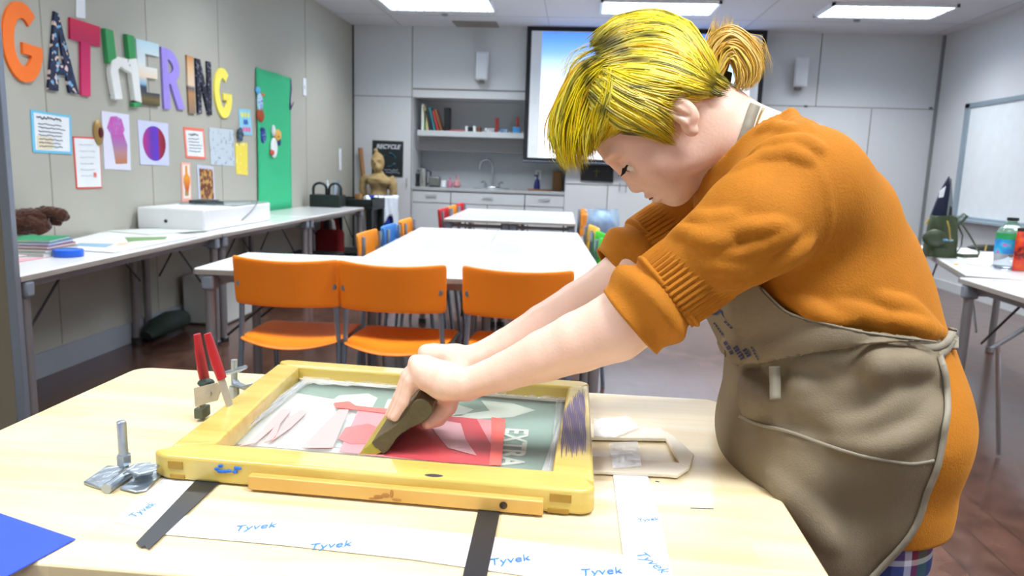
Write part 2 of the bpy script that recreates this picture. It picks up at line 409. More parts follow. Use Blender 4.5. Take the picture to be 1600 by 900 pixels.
chair(-.16, 7.75, math.radians(90), 'amber', 'orange chair nearest the sink at the right of the farthest tables', g)
# ============================================================ LEFT WALL DISPLAY
XW = XL+.001
def wq(q, plane=XW):
    P = [Vector(ax(px, py, plane)) for px, py in q]          # TL TR BR BL
    def fn(u, v, h=0):
        top = P[0].lerp(P[1], u); bot = P[3].lerp(P[2], u); p = bot.lerp(top, v); return (plane+h, p.y, p.z)
    return fn
def strip(p, q, w):
    dx, dy = q[0]-p[0], q[1]-p[1]; l = math.hypot(dx, dy); nx, ny = -dy/l*w/2, dx/l*w/2
    return [(p[0]+nx, p[1]+ny), (q[0]+nx, q[1]+ny), (q[0]-nx, q[1]-ny), (p[0]-nx, p[1]-ny)]
def arc_strips(cx, cy, rx, ry, a0, a1, wx, wy, n=18):
    out = []
    for i in range(n):
        A = math.radians(a0+(a1-a0)*i/n); B = math.radians(a0+(a1-a0)*(i+1)/n)
        out.append([(cx+rx*math.cos(A), cy+ry*math.sin(A)), (cx+rx*math.cos(B), cy+ry*math.sin(B)), (cx+(rx-wx)*math.cos(B), cy+(ry-wy)*math.sin(B)), (cx+(rx-wx)*math.cos(A), cy+(ry-wy)*math.sin(A))])
    return out
SHAPES = {
 'G': arc_strips(.5, .5, .5, .5, 48, 350, .27, .2, 26)+[[(.48, .36), (.99, .36), (.99, .50), (.48, .50)]],
 'A': [[(0, 0), (.32, 0), (.62, 1), (.32, 1)], [(.68, 0), (1, 0), (.66, 1), (.34, 1)], [(.3, .22), (.75, .22), (.72, .36), (.32, .36)]],
 'T': [[(0, .72), (1, .72), (1, 1), (0, 1)], [(.34, 0), (.66, 0), (.66, .74), (.34, .74)]],
 'E': [[(0, 0), (.36, 0), (.36, 1), (0, 1)], [(.3, 0), (1, 0), (1, .2), (.3, .2)], [(.3, .43), (.9, .43), (.9, .6), (.3, .6)], [(.3, .8), (1, .8), (1, 1), (.3, 1)]],
 'R': [[(0, 0), (.3, 0), (.3, 1), (0, 1)]]+arc_strips(.28, .71, .6, .29, -90, 90, .32, .17, 14)+[[(.25, .86), (.32, .86), (.32, 1), (.25, 1)], [(.25, .42), (.45, .42), (.45, .59), (.25, .59)], [(.68, 0), (1, 0), (.66, .48), (.36, .44)]],
 'I': [[(0, 0), (1, 0), (1, 1), (0, 1)]],
 'N': [[(0, 0), (.27, 0), (.27, 1), (0, 1)], [(.73, 0), (1, 0), (1, 1), (.73, 1)], [(.72, 0), (1, 0), (.28, 1), (0, 1)]],
}
M_A = ramp_mat('letter_navy_print', [(0, '#1b2742'), (.45, '#22345c'), (.62, '#7fb1d8'), (.75, '#1a2140'), (.9, '#e6c9bd')], 'voronoi', 50, const=True)
M_T = ramp_mat('letter_crimson', [(0, '#d6336c'), (.70, '#c21a5c'), (.75, '#b81450'), (1, '#d0204a')], 'axis', axis=2)
M_Hg = mat('letter_green', '#3b9a5a', .7); M_Hw = ramp_mat('letter_white_print', [(0, '#e9ece9'), (.62, '#e3e6e4'), (.68, '#7f6d9c'), (.8, '#c9d07a')], 'noise', 22, const=True)
M_E = ramp_mat('letter_landscape', [(0, '#4a4433'), (.10, '#77663a'), (.2, '#39404f'), (.28, '#2f4058'), (.33, '#8fc0e0'), (.45, '#efdcc0'), (.62, '#dfe6e6'), (1, '#b9dbe8')], 'axis', axis=2)
M_R = mat('letter_lavender', '#a08fe6', .6); M_I = ramp_mat('letter_tan_print', [(0, '#8d7a66'), (.35, '#b98a5c'), (.45, '#5b5a63'), (.5, '#e3cdb4'), (.8, '#dcb48a'), (1, '#c98c4e')], 'axis', axis=2)
M_N = ramp_mat('letter_black_print', [(0, '#15161f'), (.58, '#1b1c2b'), (.66, '#8f8ba6'), (1, '#c2c2d2')], 'noise', 40)
M_G = mat('letter_orange', '#ff7a24', .6); M_Y = mat('letter_yellow', '#ffee66', .6)
def wl(ch, q, m, label, h=.014):
    fn = wq(q); b = MB()
    for i, poly in enumerate(SHAPES[ch]): b.prism(poly, fn, 0, h+i*.00003)
    return tag(b.build('letter_'+ch.lower(), m, smooth=False), label, 'letter', 'cut-out letters spelling a word on the left wall')
wl('G', [(-2, -10), (60, 15), (66, 136), (2, 120)], M_G, 'large orange letter G, first of the word on the grey wall')
wl('A', [(76, 14), (94, 25), (120, 147), (72, 140)], M_A, 'letter A covered in dark blue printed pattern, second of the word')
wl('T', [(106, 27), (153, 42), (153, 153), (108, 146)], M_T, 'crimson and pink letter T on the grey wall')
t = thing('letter_h', 'letter H with green top and white patterned lower half', 'letter', (XW, ax(185, 110, XW)[1], ax(185, 110, XW)[2]), 'cut-out letters spelling a word on the left wall')
fn = wq([(157, 44), (203, 56), (213, 163), (168, 155)])
for pp_ in ([(0, .52), (.30, .5), (.27, 1), (0, 1)], [(.74, .62), (1.0, .66), (1.0, 1), (.74, 1)], [(.76, -.06), (1.06, -.02), (1.04, .06), (.74, .0)]): MB().prism(pp_, fn, 0, .03).build('green_bar', M_Hg, t, bevel=.004)
b = MB(); b.prism([(.08, 0), (.36, .02), (.30, .45), (.4, .5), (.80, .42), (.78, .64), (.35, .64), (.1, .56), (.02, .4)], fn, 0, .034); b.prism([(.78, .04), (1.04, .02), (1.0, .68), (.72, .64)], fn, 0, .035); b.build('lower_bars', M_Hw, t, bevel=.006)
wl('E', [(209, 60), (245, 69), (247, 166), (216, 163)], M_E, 'letter E printed with a pale sky and dark landscape')
wl('R', [(249, 73), (279, 82), (286, 171), (254, 170)], M_R, 'plain lavender letter R on the grey wall')
wl('I', [(289, 86), (299, 89), (303, 178), (293, 177)], M_I, 'narrow letter I printed in tan and brown')
wl('N', [(303, 91), (327, 97), (329, 180), (307, 177)], M_N, 'black letter N with pale speckles')
wl('G', [(331, 104), (358, 108), (362, 187), (335, 182)], M_Y, 'yellow letter G, last of the word on the grey wall')
def M_(n, c, **k): return mat(n, c, k.pop('rough', .7), **k)
def scrib(fn, rows, u0, u1, v1, dv, amp=.02, h=.004, r=.0016, seed=1):
    b = MB(); R = random.Random(seed)
    for i in range(rows):
        v = v1-i*dv; e = u0+(u1-u0)*R.uniform(.7, 1)
        n = int((e-u0)*34); pts = [fn(u0+(e-u0)*k/n, v+amp*R.uniform(-1, 1), h) for k in range(n+1)]; b.tube(pts, r, 4)
    return b
def paper(name, q, m, label, cat, h=.003, inner=None, im=None, scr=None, sm=None):
    fn = wq(q); c = Vector(fn(.5, 0, 0)); t = thing(name, label, cat, tuple(c), 'papers pinned to the grey wall')
    MB().prism([(0, 0), (1, 0), (1, 1), (0, 1)], fn, 0, h).build('sheet', m, t)
    if inner:
        for k, (u0, v0, u1, v1, mm) in enumerate(inner): MB().prism([(u0, v0), (u1, v0), (u1, v1), (u0, v1)], fn, h, h+.001+.0003*k).build('panel', mm, t)
    if scr:
        for k, s in enumerate(scr): scrib(fn, h=h+.003, seed=k+3, **s).build('handwriting', sm, t)
    return t, fn
M_pw = M_('paper_white', '#e9eef2'); M_ink = M_('ink_dark', '#31475c'); M_inkf = M_('ink_faint', '#9fb0bd')
paper('poster', [(47, 171), (110, 181), (112, 241), (51, 238)], M_('poster_blue', '#6fc3e6'), 'handwritten poster with a sky blue border, leftmost on the grey wall', 'poster', inner=[(.06, .06, .94, .94, M_pw), (.1, .08, .5, .4, M_('poster_sand', '#eadfc4'))],
      scr=[dict(rows=1, u0=.12, u1=.9, v1=.85, dv=.1, amp=.035, r=.003), dict(rows=7, u0=.15, u1=.9, v1=.70, dv=.09, amp=.015)], sm=M_ink)
t, fn = paper('flyer', [(113, 213), (155, 215), (159, 294), (119, 295)], M_('flyer_red_edge', '#e4544c'), 'white notice sheet with a thin red edge below the blue poster', 'flyer', inner=[(.04, .03, .97, .97, M_pw)], scr=[dict(rows=6, u0=.2, u1=.85, v1=.85, dv=.12, amp=.01)], sm=M_('ink_pale', '#ccd6e0'))
MB().prism([(.68, .22), (.78, .22), (.78, .31), (.68, .31)], fn, .004, .006).build('red_mark', M_('mark_red', '#e0604c'), t)
t, fn = paper('art_print', [(158, 173), (201, 179), (204, 266), (163, 264)], M_('paper_lilac', '#dfe0f2'), 'tall art print of a figure in a pink and orange dress', 'art print')
MB().prism([(.27, .62), (.70, .62), (.80, .72), (.70, .90), (.5, .94), (.3, .92), (.16, .72)], fn, .003, .005).build('bodice', ramp_mat('print_pink', [(.3, '#b98ac8'), (.5, '#c84fb0'), (.7, '#a58fd0')], 'noise', 30), t)
MB().prism([(.42, .1), (.85, .12), (.88, .45), (.74, .66), (.26, .66), (.34, .4)], fn, .003, .0045).build('skirt', ramp_mat('print_skirt', [(0, '#c07a50'), (.35, '#b98a8a'), (.6, '#a97ab0'), (1, '#c24fb0')], 'axis', axis=2), t)
t, fn = paper('art_print', [(214, 187), (262, 193), (264, 259), (219, 257)], M_('paper_lilac2', '#cdd3ee'), 'art print of a round purple and red ball', 'art print')
MB().prism([(.5+.38*math.cos(i*PI/12), .5+.40*math.sin(i*PI/12)) for i in range(24)], fn, .003, .006).build('ball', ramp_mat('print_ball', [(0, '#c0307a'), (.35, '#6a35b0'), (.62, '#5a38c8'), (.72, '#a02040'), (1, '#7a1426')], 'axis', axis=1), t)
paper('flyer', [(286, 198), (318, 201), (321, 249), (290, 247)], M_('coral_edge', '#f0806a'), 'small handwritten sheet with a coral border', 'flyer', inner=[(.08, .08, .92, .9, M_pw)], scr=[dict(rows=1, u0=.2, u1=.8, v1=.78, dv=.1, amp=.04, r=.0026), dict(rows=5, u0=.18, u1=.85, v1=.64, dv=.1, amp=.015)], sm=M_ink)
paper('patterned_sheet', [(326, 199), (364, 203), (367, 260), (329, 257)], ramp_mat('floral_print', [(0, '#c6d2dc'), (.60, '#c3cfd9'), (.63, '#5f84a0'), (.7, '#c4d0da'), (.76, '#c25a60'), (.8, '#c6d2dc')], 'noise', 26), 'pale sheet printed with small blue and red leaves', 'patterned sheet')
t, fn = paper('sign', [(372, 170), (391, 171), (394, 212), (375, 210)], M_('sign_cyan', '#8fd3ea'), 'small cyan sign with yellow, blue and pink lettering beside the green paper', 'sign')
for v, c, us in ((.78, '#f6ef70', (.25, .5, .75)), (.5, '#3f6fc0', (.42, .6)), (.22, '#ee6fa6', (.32, .55, .78))):
    b = MB()
    for u in us: b.prism([(u-.09, v-.09), (u+.07, v-.09), (u+.09, v+.02), (u+.04, v+.1), (u-.08, v+.09)], fn, .0035, .005)
    b.build('lettering', M_('let'+c[1:], c), t)
paper('patterned_strip', [(367, 223), (386, 223), (387, 274), (369, 272)], ramp_mat('yellow_wavy', [(.4, '#f3df55'), (.5, '#fbf6c8'), (.6, '#efd94a')], 'wave', 9, distort=5), 'narrow yellow strip with wavy white pattern', 'patterned sheet')
t, fn = paper('art_print', [(282, 254), (297, 254), (299, 315), (284, 315)], M_('coral_paper', '#f3b0a0'), 'narrow coral print of an orange bottle above the light box', 'art print', inner=[(.15, .08, .88, .95, M_('paper_cream', '#efe6de'))])
MB().prism([(.3, .15), (.65, .15), (.7, .3), (.85, .5), (.85, .62), (.62, .72), (.58, .92), (.42, .92), (.4, .72), (.2, .62), (.2, .5), (.34, .3)], fn, .0045, .006).build('bottle_shape', ramp_mat('bottle_print', [(0, '#9aa05a'), (.25, '#d2602c'), (.6, '#f0a02c'), (1, '#ee8a1e')], 'axis', axis=2), t)
paper('art_print', [(307, 257), (333, 260), (336, 313), (310, 313)], M_('paper_violet', '#c9cce0'), 'dark brown leaf print above the light box', 'art print', inner=[(.12, .04, .92, .9, ramp_mat('brown_leaf', [(.35, '#6e3a26'), (.5, '#b98a6a'), (.6, '#5a2e26'), (.7, '#c89a50')], 'wave', 16, distort=8))])
# pendant, bow, wall plates
p = ax(152, 207, XW+.0)
t = thing('medallion', 'gold medallion with a dark red centre between the poster and the dress print', 'medallion', p)
Mx = Matrix.Rotation(PI/2, 4, 'Y')
MB().lathe([(0, 0), (.05, 0), (.055, .01), (.04, .02), (0, .022)], p, 20, M=Mx, sx=1.4, sy=.8).build('rim', M_('gold_paint', '#b0925a', metal=.5, rough=.4), t)
MB().lathe([(0, .02), (.026, .02), (.02, .03), (0, .034)], p, 16, M=Mx, sx=1.3, sy=.8).build('centre', M_('dark_red', '#5a1c1c'), t)
p = ax(372, 210, XW); b = MB()
for k in range(5):
    a_ = k*2*PI/5; b.sphere((p[0]+.02, p[1]+.028*math.cos(a_), p[2]+.034*math.sin(a_)), (.016, .026, .026), 10)
tag(b.build('paper_flower', M_('flower_slate', '#46586c')), 'small dark blue paper flower beside the cyan sign', 'paper flower')
for px, py, s, lab in ((475, 136, .09, 'small white wall plate beyond the green paper, upper'), (531, 249, .13, 'small white wall switch plate above the black caddy')):
    p = ax(px, py, XW); t = thing('wall_plate', lab, 'wall plate', p); MB().box(XW, XW+.008, p[1]-.045, p[1]+.045, p[2]-s, p[2]+s).build('plate', M_pw, t, bevel=.003); MB().box(XW+.008, XW+.014, p[1]-.015, p[1]+.015, p[2]-.02, p[2]+.02).build('switch', M_('switch_white', '#dfe3e6'), t)
fn = wq([(117, -30), (131, -30), (132, 29), (118, 27)]); tag(MB().prism([(0, 0), (1, 0), (1, 1), (0, 1)], fn, 0, .006).build('paper_strip', M_pw), 'white paper strip at the top of the wall above the crimson T', 'paper strip')
# green backdrop with crafts
M_green = mat('green_paper', '#3cbf87', .85, var=.05, vs=3, bump=.3, bs=12)
fn = wq([(398, 105), (453, 122), (454, 326), (402, 335)])
def gp(u, v, h=0): 
    x, y, z = fn(u, v, h); return (x+.012+.006*math.sin(u*9+v*3), y, z)
tag(MB().grid(lambda u, v: gp(u, v), 12, 16).build('paper_backdrop', M_green, solid=.003), 'tall sheet of green paper hung on the grey wall', 'paper backdrop')
def blob(name, cat, label, parts):
    p0 = ax(parts[0][0], parts[0][1], XW+.03); t = thing(name, label, cat, p0, 'crafts on the green paper')
    for (px, py, rw, rh, nm, m) in parts:
        p = ax(px, py, XW+.02); yy = abs(ax(px+rw, py, XW+.02)[1]-p[1]); zz = abs(ax(px, py-rh, XW+.02)[2]-p[2])
        MB().sphere(p, (.018, yy, zz), 16).build(nm, m, t)
    return t
blob('paper_bird', 'paper bird', 'light blue craft bird with orange beak on the green paper', [(406, 160, 4, 16, 'body', ramp_mat('bird_print', [(.4, '#79c8ee'), (.5, '#e8f0f8'), (.6, '#3d6fc8')], 'noise', 40)), (403, 141, 3.2, 6, 'head', M_('bird_blue', '#66bff0')), (410, 148, 2.4, 2.4, 'beak', M_('beak_orange', '#e8702a')), (407, 180, 5.5, 11, 'tail', M_('tail_rust', '#a84c24'))])
blob('paper_owl', 'paper owl', 'small dark blue craft figure below the craft bird', [(411, 212, 4, 12, 'body', ramp_mat('owl_print', [(.4, '#2a50b0'), (.55, '#1c2c60'), (.65, '#9cc0ee')], 'noise', 50)), (410, 203, 3.5, 4, 'head', M_('owl_navy', '#243a80'))])
blob('paper_rocket', 'paper rocket', 'white paper rocket shape on the green paper', [(428, 231, 5, 16, 'body', M_('rocket_white', '#eef2f4')), (427, 204, 2.2, 9, 'nose', M_('rocket_white2', '#e4eaee')), (425, 238, 3, 5, 'fin', M_('rocket_red', '#cf5a4c'))])
blob('paper_flower', 'paper flower', 'orange and brown paper flower beside the white rocket', [(434, 211, 5.2, 9, 'petals', M_('petal_gold', '#e6b45a')), (433, 213, 2.5, 4, 'centre', M_('centre_brown', '#8a5030')), (436, 222, 2, 6, 'stem', M_('stem_blue', '#38507a'))])
b = MB(); pts = [ax(454, 124, XW+.01), ax(455, 140, XW+.014), ax(453, 156, XW+.01), ax(454, 170, XW+.02), ax(459, 160, XW+.03)]
b.tube(pts, [.006, .007, .008, .012, .004], 8); tag(b.build('ribbon', M_('purple_ribbon', '#6f5a96')), 'thin purple ribbon hanging at the right edge of the green paper', 'ribbon')
# ============================================================ THINGS ON THE LEFT TABLES
# big white light box
p = az(213, 358, .74); x0, x1, y0, y1 = -2.86, -2.40, 4.62, 5.68
t = thing('light_box', 'large white box-shaped light table standing on the wall tables', 'light box', (-2.63, 5.15, .74))
MB().box(x0, x1, y0, y1, .741, .885).build('body', mat('lightbox_white', '#e9ecee', .4), t, bevel=.012)
MB().box(x0+.06, x1-.002, y0+.42, y1-.04, .884, .893).build('glass_top', mat('lightbox_glass', '#9fb3b3', .12, spec=.7), t, bevel=.002)
px = ax(260, 342, -2.6); MB().tube([(-2.66, y0-.001, .80), (-2.66, y0-.006, .80)], .011, 12).build('socket', mat('socket_dark', '#2e3a44', .5), t)
b = MB(); b.box(-2.75, -2.62, 5.08, 5.22, .8935, .915); b.box(-2.80, -2.66, 5.30, 5.36, .8935, .91)
b.tube([(-2.70, 5.05, .90), (-2.64, 4.98, .90), (-2.55, 5.0, .90), (-2.5, 5.1, .90), (-2.55, 5.2, .90), (-2.66, 5.25, .9)], .006, 6)
tag(b.build('power_adapter', mat('adapter_black', '#3e4648', .5), bevel=.004), 'dark power adapter with coiled lead lying on the light box', 'adapter')
b = MB(); b.tube([(-2.66, 5.3, .899), (-2.50, 5.55, .899), (-2.42, 5.50, .90), (-2.395, 5.42, .89), (-2.392, 5.3, .83), (-2.392, 5.15, .78)], .0035, 6)
tag(b.build('cable', mat('cable_grey', '#6d7a7c', .5)), 'thin grey cable trailing over the front of the light box', 'cable')
# stuffed toy
M_fur = mat('brown_fur', '#421d08', .95, var=.35, vs=25, bump=1.0, bs=120, sheen=.3)
def fuzz(o):
    k = o.modifiers.new('r', 'REMESH'); k.mode = 'VOXEL'; k.voxel_size = .006; k.use_smooth_shade = True
    tx = bpy.data.textures.new('fur', 'CLOUDS'); tx.noise_scale = .02; k = o.modifiers.new('d', 'DISPLACE'); k.texture = tx; k.strength = .02; k.mid_level = .5
t = thing('stuffed_toy', 'dark brown plush animal lying on the stack of books', 'stuffed toy', (-2.6, 3.35, .80))
o = Vector(az(48, 362, .81)); 
b = MB(); b.sphere(o+Vector((-.04, .0, .045)), (.13, .10, .062), 20); b.sphere(o+Vector((.055, -.03, .035)), (.075, .06, .042), 16); b.sphere(o+Vector((.0, 0, .085)), (.11, .06, .035), 16); fuzz(b.build('body', M_fur, t))
b = MB(); b.sphere(o+Vector((.085, .03, .102)), (.085, .05, .03), 16); b.sphere(o+Vector((.155, .03, .088)), (.035, .04, .034), 12); b.sphere(o+Vector((.125, .03, .065)), (.03, .03, .035), 12); fuzz(b.build('head', M_fur, t))
MB().tube([o+Vector((.03, -.05, .06)), o+Vector((.09, -.05, .03)), o+Vector((.10, -.04, .0))], [.035, .035, .03], 10).build('arm', M_fur, t)
# books stack
st = [('#c9d6da', 'pale'), ('#7a8f92', 'grey green'), ('#9c2f34', 'dark red'), ('#2f6fc4', 'blue'), ('#2f9a6a', 'green')]
z = .741; bx, by = -2.545, 3.30; nm = ['pale book at the bottom of the stack by the plush animal', 'grey-green book, second from the bottom of the stack', 'dark red book in the middle of the stack', 'blue book just below the topmost of the stack', 'green book on top of the stack under the plush animal']
for i, (c, n) in enumerate(st):
    h = (.018, .016, .015, .014, .012)[i]; w = .13-.008*i
    t = thing('book', nm[i], 'book', (bx, by, z), 'books stacked at the near end of the wall table')
    M = Matrix.Translation((bx, by, z)) @ Matrix.Rotation(math.radians(-6+i*5), 4, 'Z')
    MB().box(-w, w, -.11, .11, .002, h-.002, M).build('pages', mat('page_white', '#e4e2da', .8), t)
    b = MB(); b.box(-w-.003, w+.003, -.113, .113, 0, .002, M); b.box(-w-.003, w+.003, -.113, .113, h-.002, h-.0005, M); b.box(-w-.004, -w, -.113, .113, .0, h-.0005, M)
    b.build('cover', mat('cover_'+n.replace(' ', '_'), c, .4), t)
    z += h
# tape roll
p = az(107, 399, .745); p = (p[0], p[1], .741)
t = thing('tape_roll', 'roll of bright blue tape on the wall table', 'tape roll', p)
MB().lathe([(.042, .0), (.062, .0), (.064, .003), (.064, .030), (.062, .033), (.042, .033), (.041, .02)], p, 32).build('tape', mat('tape_blue', '#1f5fd0', .35), t)
MB().lathe([(.036, .001), (.041, .001), (.041, .031), (.036, .031)], p, 32).build('core', mat('core_blue', '#3a7be0', .5), t)
# papers
def flat(name, q, z, h, m, label, cat, group=None, extra=None):
    P = [Vector(az(px, py, z)) for px, py in q]; c = sum(P, Vector())/len(P); t = thing(name, label, cat, (c.x, c.y, z), group)
    n = len(P); MB().add([tuple(v) for v in P]+[(v.x, v.y, z+h) for v in P], [tuple(range(n))[::-1], tuple(range(n, 2*n))]+[(i, (i+1) % n, (i+1) % n+n, i+n) for i in range(n)]).build('sheet', m, t)
    for k, (qq, mm) in enumerate(extra or []):
        R_ = [az(px, py, z+h) for px, py in qq]; n2 = len(R_); MB().add(R_+[(a_[0], a_[1], z+h+.0008+.0004*k) for a_ in R_], [tuple(range(n2))[::-1], tuple(range(n2, 2*n2))]+[(i, (i+1) % n2, (i+1) % n2+n2, i+n2) for i in range(n2)]).build('printed_area', mm, t)
    return t
g = 'papers spread on the wall table'
M_sh = mat('sheet_white', '#e8ebea', .5, var=.03)
flat('poster_sheet', [(84, 389), (178, 395), (310, 369), (250, 363), (165, 362), (110, 376)], .742, .004, M_sh, 'large white printed sheet spread across the wall table', 'paper', g, extra=[([(112, 384), (165, 387), (180, 381), (125, 380)], mat('print_blue', '#8fb4cc', .5)), ([(195, 371), (262, 370), (258, 374), (200, 378)], mat('print_green', '#7ba36a', .5)), ([(180, 385), (196, 383), (205, 379), (185, 380)], mat('print_peach', '#e5c5ae', .5))])
flat('magazine', [(26, 402), (80, 396), (84, 386), (40, 384)], .742, .006, ramp_mat('magazine_print', [(.3, '#e4e0e0'), (.6, '#cdbcc0'), (.75, '#efeff0')], 'noise', 20), 'open magazine lying beside the blue tape roll', 'magazine', None)
flat('poster_sheet', [(162, 361), (232, 367), (330, 360), (300, 357), (220, 358)], .7475, .003, mat('sheet_pale_green', '#dfe8e2', .5), 'pale sheet overhanging the back of the white spread in front of the light box', 'paper', g)
flat('paper_sheet', [(28, 410), (62, 404), (78, 402), (30, 404)], .7415, .001, mat('sheet_pink', '#e6a3ac', .6), 'thin pink sheet edge under the open magazine', 'paper', None)
# ============================================================ FAR LEFT CORNER
M_blk = mat('black_plastic', '#1b2323', .45)
c0 = Vector((-2.67, 7.72, .741))
t = thing('tool_caddy', 'black plastic caddy with two arched handle openings at the far end of the wall tables', 'caddy', tuple(c0))
def cad(x, y, z): return (c0.x+x, c0.y+y, c0.z+z)
X0, X1 = -.13, .40
b = MB(); b.box(c0.x+X0, c0.x+X1-.2, c0.y-.09, c0.y+.14, .741, .87); b.build('tray', M_blk, t, bevel=.01)
for s, (a0, a1) in enumerate(((X0+.015, .03), (.06, .19))):
    cx_ = (a0+a1)/2; r = (a1-a0)/2
    pts = [cad(a0, 0, .10), cad(a0, 0, .19)]+[cad(cx_-r*math.cos(k*PI/8), 0, .19+.06*math.sin(k*PI/8)) for k in range(1, 8)]+[cad(a1, 0, .19), cad(a1, 0, .10)]
    MB().tube(pts, .022, 8, flat=.6).build('handle', M_blk, t)
for k, (x, y, zz, c) in enumerate(((.02, .07, .0, '#dfe7ee'), (.10, .06, .0, '#c2d4e6'), (.15, .08, 0, '#8fa6c0'))):
    q = cad(x, y-.01, .13); tag(MB().lathe([(.02, 0), (.022, .05), (.018, .10), (.009, .12), (.009, .15)], q, 12).build('paint_bottle', mat('pb'+c[1:], c, .3)), '%s small bottle standing in the black caddy' % ('white', 'pale blue', 'grey blue')[k], 'bottle', 'bottles in the caddy')
# cart beyond the table end
cx0, cx1, cy0, cy1 = -2.80, -2.22, 8.0, 8.55
t = thing('utility_cart', 'black two-shelf plastic cart beyond the end of the wall tables', 'cart', (-2.5, 8.3, 0))
b = MB(); b.box(cx0, cx1, cy0, cy1, .70, .74); b.box(cx0, cx1, cy0, cy0+.02, .74, .82); b.box(cx0, cx1, cy1-.02, cy1, .74, .82); b.box(cx0, cx0+.02, cy0, cy1, .74, .82); b.box(cx1-.02, cx1, cy0, cy1, .74, .82); b.build('top_tray', M_blk, t, bevel=.006)
MB().box(cx0, cx1, cy0, cy1, .14, .22).build('bottom_tray', M_blk, t, bevel=.01)
for x in (cx0+.04, cx1-.04):
    for y in (cy0+.04, cy1-.04):
        l = MB().box(x-.035, x+.035, y-.03, y+.03, .1, .72).build('post', M_blk, t, bevel=.01); MB().lathe([(.0, -.012), (.045, -.012), (.05, 0), (.045, .012), (0, .012)], (x, y, .051), 16, M=Matrix.Rotation(PI/2, 4, 'Y')).build('wheel', mat('wheel_grey', '#3c3c3e', .6), l)
for k, (x, y, nm_, cat_, m_, lab) in enumerate((( -2.42, 8.15, 'cup', 'cup', mat('cup_tan', '#b98a4e', .6), 'tan cup standing in the black cart tray'), (-2.62, 8.1, 'jar', 'jar', mat('jar_orange', '#e0703c', .5), 'small orange-lidded jar in the cart tray'), (-2.34, 8.2, 'foil_pack', 'foil pack', mat('foil', '#dfe8ee', .25, .6), 'crumpled shiny foil pack on the cart tray'))):
    if nm_ == 'foil_pack': b = MB(); b.sphere((x, y, .80), (.05, .04, .06), 12); o = b.build(nm_, m_)
    else: o = MB().lathe([(.03, 0), (.042, .13), (.038, .13), (.028, .01)], (x, y, .741), 16).build(nm_, m_)
    tag(o, lab, cat_)
t = thing('tote_bag', 'dark red bag on the floor under the far wall table', 'bag', (-2.62, 7.7, 0))
b = MB(); b.grid(lambda u, v: (-2.72+.30*u, 7.74+.04*math.sin(u*PI)*math.sin(v*PI), .08+.48*v-.03*math.sin(u*9)*v), 14, 10)
MB().box(-2.76, -2.46, 7.66, 7.80, .0, .50).build('body', mat('red_cloth', '#7d1016', .8, bump=.6, bs=15), t, bevel=.05, seg=4)
for s in (0, .06): MB().tube([(-2.70, 7.70+s, .49), (-2.69, 7.70+s, .60), (-2.61, 7.70+s, .66), (-2.54, 7.70+s, .60), (-2.52, 7.70+s, .49)], .01, 6).build('strap', mat('red_cloth', '#7d1016'), t)
# dark storage boxes below the far wall table
tag(MB().box(-2.86, -2.36, 6.62, 7.45, .0, .30).build('storage_crate', mat('crate_black', '#17181a', .7), bevel=.02), 'low black storage crate on the floor under the far wall table', 'crate')
# a long green bag on the floor
b = MB()
b.tube([(-2.76, 4.50, .05), (-2.74, 4.60, .09), (-2.73, 4.75, .10), (-2.74, 4.88, .09), (-2.76, 4.98, .05)], [.04, .08, .09, .08, .03], 14, flat=.8)
tag(b.build('cloth_bag', mat('dark_green_cloth', '#2c3a34', .8, bump=.8, bs=25)), 'dark green cloth bag on the floor under the light box', 'bag')
tag(MB().box(-2.84, -2.52, 5.1, 5.72, 0, .36).build('storage_box', mat('box_white', '#cfd3d0', .5), bevel=.02), 'white storage box on the floor under the wall tables', 'box')
# staff and clay statue
s0 = Vector(ay(573, 352, 8.75)); sy = 9.38
p0, p1 = ay(570, 300, sy), ay(563, 231, sy)
d = (Vector(p1)-Vector(p0)); q0 = Vector(p0)-d*((p0[2]-.01)/d.z)
b = MB(); b.tube([q0, p0, p1], .030, 4, flat=1); tag(b.build('wooden_staff', mat('staff_wood', '#a67a4e', .6, var=.2)), 'tall square wooden post leaning beside the clay figure', 'post')
M_clay = mat('clay', '#a89062', .75, var=.3, vs=16, bump=1.0, bs=35)
def S(px, py, dy=0): return Vector(ay(px, py, 9.12+dy))
t = thing('clay_statue', 'brown clay figure of a bald muscular man in front of the black poster', 'statue', (S(592, 300).x, 9.12, 0))
b = MB()
def limb(pts, r, n=14): b.tube(pts, r, n)
hd = S(590, 254); b.sphere(hd, (.085, .10, .125), 20); b.sphere(hd+Vector((.02, -.05, -.06)), (.055, .07, .06), 14)
b.sphere(S(587, 235), (.03, .03, .03), 12); b.sphere(hd+Vector((.0, -.10, -.01)), (.018, .03, .03), 10)
b.sphere(hd+Vector((-.03, -.085, .03)), (.03, .02, .012), 10); b.sphere(hd+Vector((.04, -.085, .03)), (.03, .02, .012), 10)
limb([S(592, 268), S(592, 276)], [.06, .08])
limb([S(592, 308), S(592, 298), S(592, 288), S(592, 279), S(593, 272)], [.115, .10, .125, .15, .08], 18)
b.sphere(S(585, 284, -.08), (.09, .06, .06), 14); b.sphere(S(600, 284, -.08), (.085, .06, .06), 14)
limb([S(575, 277), S(568, 284), S(566, 296), S(570, 305)], [.065, .055, .045, .04]); limb([S(607, 279), S(613, 288), S(615, 300), S(611, 312)], [.075, .065, .05, .04]); b.sphere(S(609, 317), (.04, .04, .06), 12)
limb([S(586, 308), S(585, 330), S(586, 372)], [.10, .09, .07]); limb([S(599, 308), S(600, 330), S(600, 372)], [.10, .09, .07])
o = b.build('figure', M_clay, t); k = o.modifiers.new('r', 'REMESH'); k.mode = 'VOXEL'; k.voxel_size = .012; k.use_smooth_shade = True
k = o.modifiers.new('s', 'SMOOTH'); k.iterations = 3
